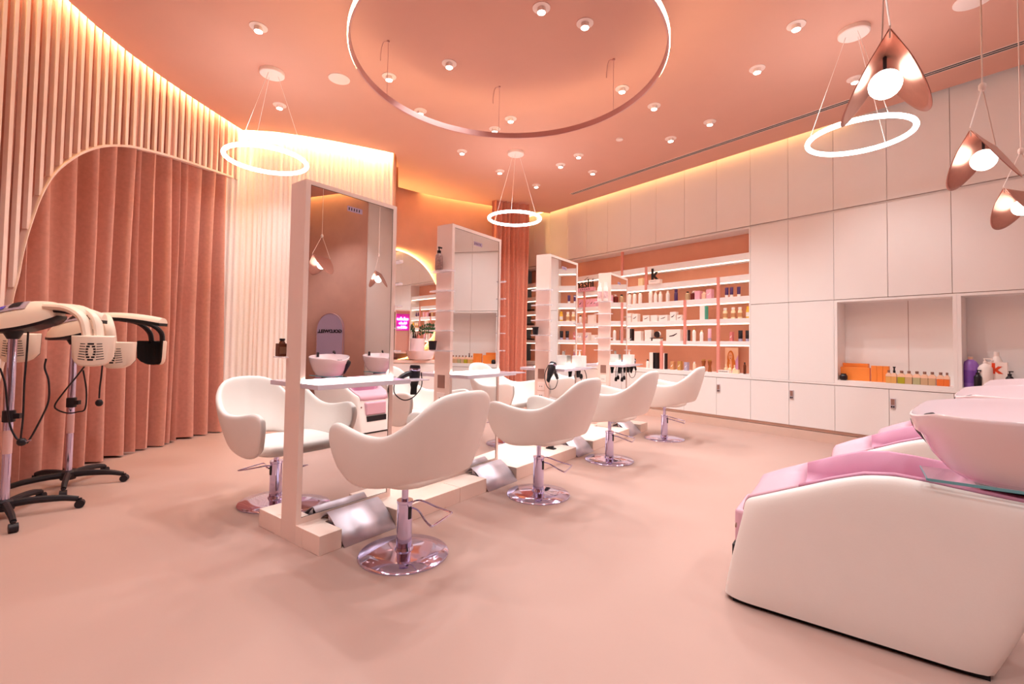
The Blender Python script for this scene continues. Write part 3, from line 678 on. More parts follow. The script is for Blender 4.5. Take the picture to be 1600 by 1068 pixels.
# ================================================================== BACK OF THE ROOM: round mirror, console
nM = Vector((.66, -.75, 0)).normalized(); tM = Vector((-nM.y, nM.x, 0)); offM = -8.05
fit = [on_plane(x, y, nM, offM) for x, y in ((620, 392), (650, 402), (668, 422), (681, 448), (678, 520), (655, 547))]
Am = np.array([[p.dot(tM), p.z, 1] for p in fit]); bv = np.array([-(p.dot(tM) ** 2 + p.z ** 2) for p in fit]); sol = np.linalg.lstsq(Am, bv, rcond=None)[0]
mc_t, mc_z = -sol[0] / 2, -sol[1] / 2; mR = math.sqrt(mc_t ** 2 + mc_z ** 2 - sol[2])
mpos = tM * mc_t + nM * offM + Vector((0, 0, mc_z)); thM = math.atan2(tM.y, tM.x)
t = thing('round_mirror', 'big round mirror with a glowing halo on the terracotta back wall', 'mirror', mpos, thM)   # local -Y faces the room
b = MB(); b.add([(mR * math.cos(2 * PI * k / 96), 0, mR * math.sin(2 * PI * k / 96)) for k in range(96)] + [(mR * math.cos(2 * PI * k / 96), .02, mR * math.sin(2 * PI * k / 96)) for k in range(96)], [tuple(range(96)), tuple(range(191, 95, -1))] + [(k, 96 + k, 96 + (k + 1) % 96, (k + 1) % 96) for k in range(96)])
obj('mirror_glass', b, M_mirror, t, smooth=False)
b = MB(); b.tube([((mR - .022) * math.cos(2 * PI * k / 64), .04, (mR - .022) * math.sin(2 * PI * k / 64)) for k in range(64)], .014, 6, closed=True); obj('halo_strip', b, mat('lit_halo_strip', (255, 230, 180), .4, emit=(255, 204, 120), es=260), t)
cpos = at_y(647, 562, 8.45); cpos.z = 0
ct = thing('console_cabinet', 'white console cabinet with a drawer in front of the round mirror', 'cabinet', cpos, thM * .35)
b = MB(); b.box(-.40, .62, .02, .42, .0, .875); obj('body', b, M_white, ct, bev=.004, smooth=False)
b = MB(); b.box(-.42, .64, 0, .44, .876, .925); obj('top', b, M_pier, ct, bev=.004, smooth=False)
for x0, x1 in ((-.39, .09), (.096, .61)):
    b = MB(); b.box(x0, x1, 0, .018, .06, .855); obj('drawer_front', b, M_white, ct, bev=.003, smooth=False)
def console(px, py, dy=.2, z=.925):
    p = at_z(px, py, z); return p
cz = .926
def put(px, Y): 
    p = at_y(px, 556, Y); p.z = cz; return p
t = thing('counter_bowl', 'wide white rounded bowl standing on the console', 'bowl', put(657, 8.62))
b = MB(); b.lathe([(.16, 0), (.22, .02), (.255, .10), (.262, .17), (.25, .17), (.24, .10), (.2, .03), (0, .025)], 32); obj('bowl', b, M_ceram, t)
t = thing('potted_plant', 'dark green leafy plant in a white pot behind the console bowl', 'plant', put(650, 8.80))
b = MB(); b.lathe([(.13, 0), (.15, .05), (.16, .40), (.15, .40), (.14, .34), (0, .34)], 28); obj('pot', b, M_ceram, t)
rnd = random.Random(4)
for k in range(7):
    a = PI + (k - 3) * .35 if k % 2 else rnd.uniform(-.6, .8); ln = rnd.uniform(.26, .40)
    pts = crv([(0, 0, .34), (.04 * math.cos(a), .04 * math.sin(a), .34 + ln * .55), (.20 * math.cos(a), .1 * math.sin(a), .34 + ln * .8), (.34 * math.cos(a), .14 * math.sin(a), .34 + ln * .78)], 4)
    b = MB(); b.tube(pts, .005, 5); st = obj('stem', b, M_stem, t)
    for j in range(5, len(pts)):
        p = pts[j]; 
        for sg in (-1, 1):
            b = MB(); d = Vector((rnd.uniform(-.3, .3), rnd.uniform(-.2, .2), sg * .8)).normalized(); u = d.cross(Vector((0, 1, 0))).normalized(); q = p
            b.add([q, q + d * .03 + u * .018, q + d * .065, q + d * .03 - u * .018, q + d * .033 + Vector((0, -.008, 0))], [(0, 1, 4), (1, 2, 4), (2, 3, 4), (3, 0, 4)]); obj('leaf', b, M_leaf, st, smooth=False)
t = thing('neon_reflection_panel', 'added pink framed panel with magenta neon strokes, standing in for a mirror reflection', 'sign', put(627, 8.52) + Vector((0, .06, .12)), thM * .35)  # added panel in place of neon reflected in the round mirror
b = MB(); 
for x0, x1, z0, z1 in ((-.14, -.12, 0, .80), (.12, .14, 0, .80), (-.12, .12, .78, .80), (-.12, .12, 0, .02)): b.box(x0, x1, 0, .04, z0, z1)
obj('frame', b, M_pier, t, bev=.002, smooth=False)
b = MB(); b.box(-.12, .12, .025, .035, .42, .73); obj('neon_panel', b, M_neonb, t, smooth=False)
b = MB(); b.box(-.12, .12, .03, .035, .02, .42); obj('lower_panel', b, M_orange, t, smooth=False); b = MB(); b.box(-.12, .12, .03, .035, .73, .78); obj('upper_panel', b, M_orange, t, smooth=False)
b = MB()
for z0, am, n_, x0 in ((.63, .030, 7, -.105), (.552, .022, 5, -.07), (.475, .026, 6, -.095)):
    rr_ = random.Random(int(z0 * 1000)); P_ = []
    for k in range(n_):
        h_ = am * rr_.choice((.5, .6, 1.3)); cx = x0 + k * .031
        P_ += [(cx, .018, z0 - am * .4), (cx + .014, .018, z0 + h_ * .3), (cx + .010, .018, z0 + h_), (cx + .002, .018, z0 + h_ * .5), (cx + .012, .018, z0 - am * .5)]
    b.tube(crv(P_, 3), .0052, 6)
obj('neon_tube', b, M_neon, t)
def small_bottle(name, lab, loc, r, h, body, cap, caph=.02, capr=.5, neck=.35, rz=0, group=None, label=None, pump=False, square=False, cat='bottle'):
    t = thing(name, lab, cat, loc, rz, group)
    hb = h - caph; nz = hb * (1 - .18)
    b = MB()
    if square: b.box(-r, r, -r * .6, r * .6, 0, nz); b.lathe([(r * .6, nz), (r * neck, hb)], 12)
    else: b.lathe([(r * .94, 0), (r, .01 * min(1, h / .1)), (r, nz), (r * .72, nz + (hb - nz) * .6), (r * neck, hb)], 14)
    obj('body', b, body, t, bev=.002 if square else 0)
    b = MB()
    if pump:
        b.lathe([(r * capr, hb), (r * capr, hb + caph * .4), (r * .16, hb + caph * .45), (r * .16, hb + caph * .8)], 10); b.box(-r * .25, r * .9, -r * .2, r * .2, hb + caph * .78, hb + caph)
        obj('pump', b, cap, t, smooth=False)
    else:
        b.lathe([(r * capr, hb), (r * capr, h - .001), (r * capr * .9, h)], 12); obj('cap', b, cap, t)
    if label:
        b = MB(); 
        if square: b.box(-r * .8, r * .8, -r * .6 - .0015, -r * .6 - .0005, nz * .2, nz * .75)
        else: b.lathe([(r + .0008, nz * .2), (r + .0008, nz * .75)], 14); b.f = b.f[:14]; b.mi = b.mi[:14]
        obj('label', b, label, t)
    return t
def carton(name, lab, loc, w, d, h, m, rz=0, mark=None, side=None, group=None, cat='box'):
    t = thing(name, lab, cat, loc, rz, group)
    b = MB(); b.box(-w / 2, w / 2, -d / 2, d / 2, 0, h); obj('carton', b, m, t, bev=.0015, smooth=False)
    if mark:
        b = MB(); b.prof([(-w * .28, h * .36), (w * .05, h * .42), (w * .28, h * .62), (w * .26, h * .68), (0, h * .52), (-w * .28, h * .44)], -d / 2 - .0012, -d / 2 - .0004, 'y'); obj('printed_mark', b, mark, t, smooth=False)
    if side:
        b = MB(); b.box(w / 2 - .0005, w / 2 + .0008, -d / 2 + .002, d / 2 - .002, .002, h - .002); b.box(w * .36, w / 2, -d / 2 - .0008, -d / 2 + .0005, .002, h - .002); obj('side_band', b, side, t, smooth=False)
    return t
P_white = mat('pack_white', (246, 234, 228), .4); P_cream = mat('pack_cream', (244, 220, 180), .4); P_purple = mat('pack_purple', (74, 46, 96), .4)
P_pink = mat('pack_pink', (238, 178, 196), .45); P_yellow = mat('pack_yellow', (240, 186, 60), .4); P_teal = mat('pack_teal', (70, 178, 158), .4)
P_maroon = mat('pack_maroon', (112, 36, 32), .35); P_gold = mat('pack_gold', (206, 160, 92), .35, metal=.3); P_peach = mat('pack_peach', (246, 206, 178), .45)
P_bronze = mat('pack_bronze', (160, 92, 52), .3, metal=.3); P_grey = mat('pack_lilac_grey', (176, 164, 186), .4); P_rose = mat('pack_rose', (214, 122, 120), .4)
P_tan = mat('pack_tan', (206, 150, 104), .45); P_lil = mat('pack_lavender', (150, 104, 190), .35); P_or = mat('pack_orange', (240, 140, 62), .45, noise=.03)
P_olive = mat('oil_olive', (176, 168, 44), .2); P_sand = mat('oil_sand', (206, 174, 136), .2); P_sage = mat('oil_sage', (184, 182, 140), .2); P_oro = mat('oil_orange', (240, 124, 60), .2); P_honey = mat('oil_honey', (226, 176, 104), .2)
P_marble = mat('marble_paper', (246, 240, 234), .4, noise=.03, nscale=30)
def shelf_pos(px, py, k, off=7.23):
    p = on_plane(px, py, nW, off); s_ = p.dot(dW); return WF(s_, off, SHELF_TOP[k] + .001), s_
def px_w(px, w, py=500, off=7.23):
    return abs(on_plane(px - w / 2, py, nW, off).dot(dW) - on_plane(px + w / 2, py, nW, off).dot(dW))
def px_h(px, y0, y1, off=7.23):
    return abs(on_plane(px, y0, nW, off).z - on_plane(px, y1, nW, off).z)
Q = .13125
SN = {1: 'top', 2: 'second', 3: 'third', 4: 'fourth', 5: 'bottom'}
# (shelf, x, width, height in photo pixels, kind, body, second material, words)
ITEMS = [
 (2, 983.8, 5, 18.5, 'b', P_white, M_black, 'slim white bottle with a black cap, left of three'), (2, 991.7, 5, 19, 'b', P_white, M_black, 'slim white bottle with a black cap, middle of three'), (2, 1000.2, 5, 19.5, 'b', P_white, M_black, 'slim white bottle with a black cap, right of three'),
 (2, 1016.6, 5.4, 22, 'b', P_white, M_black, 'taller white bottle with a black cap, under the k sign'), (2, 1024.3, 5, 17.5, 'p', P_white, P_white, 'white pump bottle right of the tall black-capped one'), (2, 1031.8, 5.2, 16.5, 'b', P_white, P_white, 'all-white bottle beside the white pump bottle'),
 (2, 1043.4, 5.2, 17, 'b', P_white, P_white, 'lone all-white bottle left of the purple can'), (2, 1056.3, 5, 18.5, 'c', P_purple, P_purple, 'narrow purple spray can'), (2, 1074.4, 6.5, 13.5, 'b', P_sand, M_black, 'sand coloured bottle with a black cap'),
 (2, 1083.2, 7.5, 14, 'p', P_maroon, P_white, 'dark red bottle with a white pump'), (2, 1091.5, 8, 13, 'x', P_pink, None, 'pink pouch pack beside the dark red bottle'), (2, 1100.2, 7, 11.5, 'b', P_peach, P_peach, 'small peach bottle beside the pink pouch'), (2, 1109.6, 8, 14.5, 'x', P_pink, P_white, 'tall pale pink carton at the post'),
 (2, 1135.5, 5.6, 15.5, 't', P_purple, P_white, 'purple tube on a white cap, left one of three'), (2, 1143, 5.6, 15.5, 't', P_purple, P_white, 'purple tube on a white cap, middle one of three'), (2, 1154.4, 5.6, 15.5, 't', P_purple, P_white, 'purple tube on a white cap, right one of three'),
 (3, 985, 5.5, 13.5, 'x', P_white, None, 'narrow plain white carton'), (3, 994, 8.5, 12.5, 'x', P_white, M_text, 'white carton with a small dark dot mark'), (3, 1011.5, 10, 9.5, 'x', P_white, M_text, 'low white carton with a dark mark'),
 (3, 1024, 9.5, 9.5, 'x', P_white, None, 'plain low white carton'), (3, 1038.3, 13, 9, 'x', P_white, M_text, 'wide low white carton with a slanted mark'), (3, 1053.4, 9, 13.5, 'x', P_white, M_text, 'tall white carton with a mark'), (3, 1063.6, 8, 8.5, 'x', P_white, M_text, 'low white carton cut by the post'),
 (3, 1100, 9, 21, 's', P_white, P_teal, 'white carton with a teal side'), (3, 1133.2, 6.5, 17, 'l', P_cream, P_white, 'cream bottle with a white cap, left one'), (3, 1145.8, 6.5, 17.5, 'l', P_cream, P_white, 'cream bottle with a white cap, middle one'), (3, 1156.3, 6.5, 17.5, 'l', P_cream, P_white, 'cream bottle with a white cap, right one'), (3, 1169.5, 7, 18.5, 'l', P_yellow, P_yellow, 'yellow bottle at the right end'),
 (4, 981, 15, 18.5, 's', P_white, M_black, 'big white carton with a black side'), (4, 998.5, 10, 15, 'x', P_white, None, 'white carton stack beside the black-sided one'), (4, 1014.5, 10, 17, 'x', P_white, None, 'white carton left of the round black compact'), (4, 1054, 22, 18, 'm', P_white, M_text, 'wide white gift carton with two dark marks'),
 (4, 1074, 5.5, 17.5, 's', P_white, M_black, 'slim white carton with a black edge behind the post'), (4, 1084.5, 5, 20.5, 'b', P_white, P_gold, 'slim white bottle with a gold cap'), (4, 1096.3, 5, 17, 'b', P_white, P_cream, 'slim white bottle with a cream cap'), (4, 1108.7, 5.5, 19.5, 't', P_pink, P_grey, 'pale pink tube with a grey print'),
 (4, 1143.4, 4.6, 14.5, 'x', P_rose, P_white, 'small rose carton'), (4, 1157, 7, 17, 't', M_black, P_grey, 'black tube on a lilac cap, left one'), (4, 1168.3, 7, 17, 't', M_black, P_grey, 'black tube on a lilac cap, right one'),
 (5, 1012, 4.2, 13.5, 'b', P_white, M_black, 'small white bottle with a black dropper'), (5, 1020, 6.5, 25, 's', P_white, M_black, 'tall white carton with a black flank'), (5, 1026.5, 4.5, 25, 'x', M_black, None, 'tall black carton'), (5, 1038, 6, 25, 's', P_white, M_black, 'tall white carton with a black print right of the post'),
 (5, 1051.5, 5, 13, 'x', P_tan, P_white, 'tan carton with a white label'), (5, 1062.6, 5, 14, 'x', P_gold, P_white, 'gold carton with a white label'), (5, 1073, 5, 13, 'x', P_grey, P_white, 'grey-lilac carton'), (5, 1085, 4.5, 14.5, 'b', P_peach, P_white, 'pale peach bottle'),
 (5, 1099.3, 6.5, 19, 'v', P_bronze, P_bronze, 'bronze waisted bottle, left of the pair'), (5, 1109, 6.5, 19, 'v', P_bronze, P_bronze, 'bronze waisted bottle, right of the pair'), (5, 1163.6, 4.2, 18, 'b', M_amber, M_black, 'dark amber dropper bottle at the right end'),
 # part of the unit seen between the piers
 (2, 909, 5.5, 12.5, 'x', P_pink, M_text, 'tall pink carton in a row of five, first'), (2, 915, 5.5, 12.5, 'x', P_pink, P_maroon, 'tall pink carton in a row of five, second'), (2, 921, 5.5, 12.5, 'x', P_pink, P_tan, 'tall pink carton in a row of five, third'), (2, 926.5, 5, 12.5, 'x', P_pink, M_text, 'tall pink carton in a row of five, fourth'), (2, 931.5, 5, 12.5, 'x', P_pink, P_maroon, 'tall pink carton in a row of five, fifth'),
 (3, 907, 4, 13, 'b', P_white, M_black, 'white bottle with a round black cap, left of two'), (3, 913.5, 4, 13.5, 'b', P_white, M_black, 'white bottle with a round black cap, right of two'), (3, 925, 9, 13, 'x', P_white, None, 'white carton left of the farthest pier'),
 (4, 907, 6, 12, 'x', P_white, P_lil, 'white carton with a lilac print, left of two'), (4, 918.5, 6, 12.5, 'x', P_white, P_lil, 'white carton with a lilac print, right of two'), (4, 929, 6, 9, 'x', P_white, None, 'low white carton beside the farthest pier'),
]
for k, x, w, h, kind, m1, m2, words in ITEMS:
    yb = {2: 472, 3: 502, 4: 533, 5: 583}[k]
    off = 7.22
    loc, s_ = shelf_pos(x, yb, k, off); W_ = px_w(x, w, yb, off); H_ = px_h(x, yb - h, yb, off)
    lab = words + {2: ', second product shelf down', 3: ', third product shelf down', 4: ', fourth product shelf down', 5: ', bottom product shelf'}[k]
    if kind == 'b': small_bottle('product_bottle', lab, loc, W_ / 2, H_, m1, m2, H_ * .14, .55, .4, thW)
    elif kind == 'l': small_bottle('product_bottle', lab, loc, W_ / 2, H_, m1, m2, H_ * .2, .8, .7, thW, label=P_tan if m1 is P_cream else P_white)
    elif kind == 'p': small_bottle('pump_bottle', lab, loc, W_ / 2, H_, m1, m2, H_ * .2, .5, .35, thW, pump=True)
    elif kind == 'c': small_bottle('spray_can', lab, loc, W_ / 2, H_, m1, m2, H_ * .2, .85, .85, thW, cat='can')
    elif kind == 'v':
        t = thing('product_bottle', lab, 'bottle', loc, thW); r = W_ / 2
        b = MB(); b.lathe([(r * .8, 0), (r * .85, .01), (r * .6, H_ * .45), (r, H_ * .86), (r * .95, H_ * .88)], 14); obj('body', b, m1, t)
        b = MB(); b.lathe([(r * .7, H_ * .88), (r * .9, H_), (0, H_)], 12); obj('cap', b, P_gold, t)
    elif kind == 't':
        t = thing('product_tube', lab, 'tube', loc, thW); r = W_ / 2; n = 14
        b = MB(); b.lathe([(r * .85, 0), (r * .9, H_ * .24)], n); obj('cap', b, m2, t)
        b = MB(); b.grid([[(r * sx * math.cos(2 * PI * q / n), r * sy * math.sin(2 * PI * q / n), H_ * z) for q in range(n)] for z, sx, sy in ((.24, .82, .82), (.3, .92, .85), (.7, .98, .5), (1.0, 1.0, .08))], closed=True); obj('tube_body', b, m1, t)
    else:
        t = carton('product_carton', lab, loc, W_, min(.09, W_ * .8 + .02), H_, m1, thW, mark=m2 if kind in 'xm' else None, side=m2 if kind == 's' else None)
# shelf signs and display pieces
p, s_ = shelf_pos(1024, 447, 1, 7.168)
t = thing('letter_sign', 'white block with a black letter k on the top product shelf', 'sign', p, thW)
w = px_w(1024, 17.5, 443, 7.24)
b = MB(); b.box(-w / 2, w / 2, -.04, .04, 0, .075); obj('block', b, P_white, t, bev=.002, smooth=False)
text('letter', 'k', .29, M_text, t, (-.005, -.027, .077), (PI / 2, 0, 0), .010, bold=.006)
b = MB(); b.box(-w * .36, w * .2, -.0412, -.0402, .045, .049); obj('printed_line', b, M_text, t, smooth=False)
p, s_ = shelf_pos(1002, 446, 1, 7.25); carton('display_block', 'pale cream block left of the black k sign, top product shelf', p, .10, .06, px_h(1002, 437, 449), P_cream, thW)
p, s_ = shelf_pos(916, 462, 1, 7.168)
t = thing('brand_sign', 'pink block carrying dark lettering nashi, between third and farthest piers', 'sign', p, thW)
w = px_w(914, 25, 455, 7.2)
b = MB(); b.box(-w / 2, w / 2, -.04, .04, 0, .075); obj('block', b, P_pink, t, bev=.002, smooth=False)
text('lettering', 'nashi', .25, M_text, t, (-.02, -.028, .077), (PI / 2, 0, 0), .008)
text('small_lettering', 'A R G A N', .06, M_text, t, (0, -.042, .018), (PI / 2, 0, 0), .001)
b = MB(); b.tube(crv([(w * .05, -.09, .215), (w * .15, -.09, .245), (w * .30, -.09, .275)], 4), [.004] * 8 + [.002], 6); obj('leaf_stroke', b, M_text, t)
p, s_ = shelf_pos(1027, 533, 4, 7.22)
t = thing('compact_display', 'round black compact standing on a white block, fourth product shelf down', 'display', p, thW)
b = MB(); b.box(-.075, .085, -.04, .04, 0, .042); obj('block', b, P_white, t, smooth=False)
b = MB(); b.box(-.13, .09, -.045, .045, .043, .055); b.box(-.13, -.085, -.04, .04, 0, .042); obj('black_board', b, M_black, t, smooth=False)
b = MB(); b.tube([(0, -.02, .115), (0, .005, .115)], .056, 24); k = obj('compact', b, M_black, t); b = MB(); b.tube([(.006, .006, .117), (.012, .03, .117)], .056, 24); obj('compact_back', b, P_white, t)
p, s_ = shelf_pos(1143, 583, 5, 7.36)
t = thing('portrait_card', 'upright advertising card with a long-haired portrait on the bottom product shelf', 'poster', p, thW)
w = px_w(1143, 20.5, 570, 7.36); h = px_h(1143, 548, 587, 7.36)
b = MB(); b.box(-w / 2, w / 2, 0, .008, 0, h); obj('card', b, P_peach, t, smooth=False)
b = MB(); b.prof([(w * .5, 0), (w * .5, h * .72), (w * .1, h * .25), (-.02, 0)], -.001, 0, 'y'); obj('printed_swash', b, mat('print_lilac', (214, 160, 206), .5), t, smooth=False)
def ell(cx, cz, rx, rz, y, n=20): 
    q = MB(); q.add([(cx + rx * math.cos(2 * PI * k / n), y, cz + rz * math.sin(2 * PI * k / n)) for k in range(n)], [tuple(range(n))]); return q
P_hair = mat('print_hair', (214, 122, 50), .5); P_skin = mat('print_skin', (238, 178, 138), .5)
b = ell(-w * .06, h * .55, w * .27, h * .34, -.0015); b.add(*(lambda q: (q.v, q.f))(ell(-w * .02, h * .35, w * .33, h * .27, -.0016))); obj('printed_hair', b, P_hair, t, smooth=False)
b = ell(-w * .08, h * .66, w * .15, h * .16, -.0022); b.add([(-w * .16, -.0021, h * .2), (w * .06, -.0021, h * .2), (w * .0, -.0021, h * .56), (-w * .13, -.0021, h * .56)], [(0, 1, 2, 3)]); obj('printed_face', b, P_skin, t, smooth=False)
b = ell(-w * .135, h * .69, w * .022, h * .012, -.0026); b.add(*(lambda q: (q.v, q.f))(ell(-w * .03, h * .69, w * .022, h * .012, -.0026))); b.add(*(lambda q: (q.v, q.f))(ell(-w * .08, h * .575, w * .04, h * .012, -.0026))); obj('printed_features', b, P_maroon, t, smooth=False)
for k, (x, h_) in enumerate(((1133.5, 11), (1140.5, 11.5), (1147.5, 11))):
    p, s_ = shelf_pos(x, 584, 5, 7.25); small_bottle('cone_bottle', 'small cream bottle with a pointed tip before the portrait card, ' + ['left', 'middle', 'right'][k] + ' one', p, px_w(x, 5) / 2, px_h(x, 570, 570 + h_ + 2), P_cream, P_cream, .05, .3, .3, thW)
p, s_ = shelf_pos(1132, 588, 5, 7.17)
t = thing('name_block', 'low white block with dark lettering before the portrait card', 'sign', p, thW); w = px_w(1132, 17)
b = MB(); b.box(-w / 2, w / 2, -.03, .03, 0, .045); obj('block', b, P_white, t, smooth=False); b = MB()
for k in range(9): b.box(-w * .42 + k * w * .09, -w * .42 + k * w * .09 + w * .05, -.0312, -.0302, .016, .03)
obj('lettering', b, M_text, t, smooth=False)
p, s_ = shelf_pos(1150, 588, 5, 7.18); carton('sample_carton', 'low cream carton right of the white lettered block', p, .09, .05, .06, P_cream, thW)
# shelf ends visible left of the third pier
for k, (x, z, ln, lab) in enumerate(((827, 2, .34, 'black flat iron lying on the shelf left of the third pier, upper one'), (827, 3, .34, 'black flat iron lying on the shelf left of the third pier, middle one'), (826, 4, .42, 'black flat irons pair lying left of the third pier, lowest one'))):
    p = on_plane(x, 500, nW, 7.2); p.z = SHELF_TOP[z] + .001; t = thing('flat_iron', lab, 'styling tool', p, thW)
    b = MB(); b.box(-ln / 2, ln / 2, -.02, .02, .002, .022); obj('lower_arm', b, M_black, t, bev=.004, smooth=False)
    b = MB(); b.box(-ln / 2, ln / 2, -.018, .018, .026, .045); obj('upper_arm', b, M_blackm, t, bev=.004, smooth=False)

# ================================================================== NICHE ITEMS
NZ = .846
def np_(px, py, off): p = on_plane(px, py, nW, off); return WF(p.dot(dW), off, NZ)
carton('orange_box', 'wide orange box standing at the back left of the open niche', np_(1336, 590, 7.36), .30, .06, .22, P_or, thW)
carton('orange_box', 'wide orange box in front of the taller one, left of the niche', np_(1335, 594, 7.27), .34, .06, .17, P_or, thW)
t = thing('orange_box_trio', 'three-slot orange box standing upright beside the oil bottles', 'box', np_(1376, 592, 7.25), thW)
for k in range(3):
    b = MB(); b.box(-.09 + k * .06, -.032 + k * .06, -.03, .03, 0, .20); obj('carton', b, P_or, t, bev=.002, smooth=False)
t = thing('black_jar', 'small black ball jar at the left end of the niche', 'jar', np_(1318, 593, 7.16), thW)
b = MB(); b.lathe([(.03, 0), (.045, .02), (.045, .055), (.03, .075), (0, .075)], 16); obj('jar', b, M_black, t); b = MB(); b.lathe([(.03, .0755), (.03, .085), (0, .085)], 14); obj('lid', b, M_blackm, t)
OILS = [(1389, P_honey, 'pale honey'), (1397.5, P_honey, 'tall honey'), (1409, P_olive, 'olive green'), (1420.5, P_sand, 'sand beige'), (1433, P_sage, 'sage green'), (1445, P_sand, 'light beige'), (1457, P_sand, 'beige'), (1470, P_oro, 'bright orange'), (1480, P_oro, 'half hidden orange')]
for k, (x, m, c) in enumerate(OILS):
    p = np_(x, 600, 7.17); w = px_w(x, 11.5 if 1 < k < 8 else 8.5, 595, 7.17)
    t = thing('oil_bottle', f'{c} square oil bottle in the niche row, {ORD[k]} from the left', 'bottle', p, thW, 'oil bottles in the open niche')
    hh = .125
    b = MB(); b.box(-w / 2, w / 2, -.03, .03, 0, hh * .62); obj('oil_body', b, m, t, bev=.004, smooth=False)
    b = MB(); b.prof([(-w / 2, hh * .63), (w / 2, hh * .63), (w / 2, hh * .8), (w * .2, hh), (-w * .2, hh), (-w / 2, hh * .8)], -.028, .028, 'y'); obj('glass_shoulder', b, M_glass if 0 else P_peach, t, bev=.003, smooth=False)
    b = MB(); b.lathe([(w * .18, hh), (w * .24, hh + .006), (w * .24, hh + .03), (0, hh + .03)], 12); 
    if k == 1: b.lathe([(.008, hh + .03), (.008, hh + .06), (.014, hh + .062), (.014, hh + .075), (0, hh + .075)], 10)
    obj('cap', b, M_dark if k != 1 else M_black, t)
p = np_(1517, 604, 7.26); small_bottle('purple_bottle', 'large purple refill bottle with a clear shoulder in the right niche', p, .068, .34, P_lil, P_peach, .03, .3, .35, thW, label=mat('label_violet', (128, 80, 176), .4))
p = np_(1540, 606, 7.22); small_bottle('pump_bottle', 'large white pump bottle between purple bottle and orange k bottle', p, .06, .33, P_white, P_white, .06, .3, .3, thW, pump=True)
p = np_(1558, 606, 7.28)
t = small_bottle('refill_bottle', 'large white bottle with an orange letter k in the right niche', p, .085, .40, P_white, P_white, .05, .25, .3, thW, square=True)
text('letter', 'k', .15, mat('print_orange_red', (226, 74, 34), .5), t, (0, -.0525, .17), (PI / 2, 0, 0), .001, bold=.006)
for k, (x, dz, lab) in enumerate(((1528, 0, 'small black pump head bottle before the white pump bottle'), (1578, 0, 'small black pump bottle at the right end of the niche'))):
    p = np_(x, 606, 7.16); small_bottle('black_pump_bottle', lab, p, .032, .20, M_black, M_black, .05, .5, .4, thW, pump=True)

# ================================================================== WALL SIGN behind the viewer's right (seen in the nearest mirror)
sp = Vector((5.555, 2.55, 0)); sp = sp - nW * (sp.dot(nW) - 5.90)
t = thing('arched_sign', 'lilac arched standing sign lettered GOLDWELL, reflected in the nearest mirror', 'sign', sp, thW)
w = .335; zt = 1.81; poly = [(-w, 0), (w, 0)] + [(w * math.cos(a * PI / 20), zt - w + w * math.sin(a * PI / 20)) for a in range(21)]
b = MB(); b.prof(poly, -.02, .02, 'y'); obj('panel', b, M_lil, t, smooth=False)
b = MB(); b.tube([(x, -.02, z) for x, z in poly[1:]] + [(-w, -.02, 0)], .009, 6); obj('edge_trim', b, M_ringm, t)
gl = text('lettering', 'GOLDWELL', .088, M_text, t, (0, -.021, 1.42), (PI / 2, 0, 0), .004, bold=.0035); gl.scale = (1.3, 1, 1)
sp = Vector((5.24, 2.92, 3.98)); sp = sp - nW * (sp.dot(nW) - 5.94)
t = thing('wall_switch', 'small grey wall switch beside a white plate, reflected in the nearest mirror', 'switch', WF(-.615, 6.6, 1.45), thW + PI / 2)
b = MB(); b.box(-.04, .04, -.008, 0, -.06, .06); obj('plate', b, M_metalw, t, smooth=False); b = MB(); b.box(-.02, .02, -.012, -.008, -.03, .03); obj('rocker', b, M_dark, t, smooth=False)

# ================================================================== ITEMS ON THE STATIONS
def ST(i, x, y, z):      # local station coordinates -> world (x along, y towards the wash units)
    c_, s_ = math.cos(ROT[i]), math.sin(ROT[i]); return RF(STS[i] + x * c_ + y * s_, OM + y * c_ - x * s_, z)
small_bottle('pump_bottle', 'speckled brown pump bottle on the top glass shelf of the second pier', ST(1, -.425, .0, 1.866), .033, .20, mat('speckled_label', (150, 112, 104), .5, noise=.35, nscale=60), M_black, .055, .5, .4, thR, pump=True)
def cup(lab, loc, r, h):
    t = thing('black_cup', lab, 'cup', loc, thR); b = MB(); b.lathe([(r * .8, 0), (r, h), (r * .93, h), (r * .75, .006), (0, .006)], 18); obj('cup', b, M_black, t)
    b = MB(); b.lathe([(r + .001, h - .008), (r + .003, h - .002), (r + .001, h + .002)], 18); obj('rim', b, M_blackm, t)
cup('black tapered cup on the lowest glass shelf of the second pier', ST(1, -.43, -.05, 1.189), .036, .075)
cup('black tapered cup on the third pier, second glass shelf from below', ST(2, -.425, -.05, 1.358), .036, .085)
for k, (y, c) in enumerate(((-.045, 'left'), (.045, 'right'))):
    small_bottle('spray_can', f'white spray can with red lettering on the farthest pier, {c} one', ST(3, -.42, y, 1.866), .032, .26, P_white, P_white, .04, .7, .7, thR, label=mat('label_red_white', (226, 190, 190), .4, noise=.25, nscale=40), cat='can')
small_bottle('product_bottle', 'small white and pink bottle on a right-hand glass shelf of the second pier', ST(1, .43, 0, 1.358), .025, .16, P_white, P_pink, .03, .7, .5, thR)
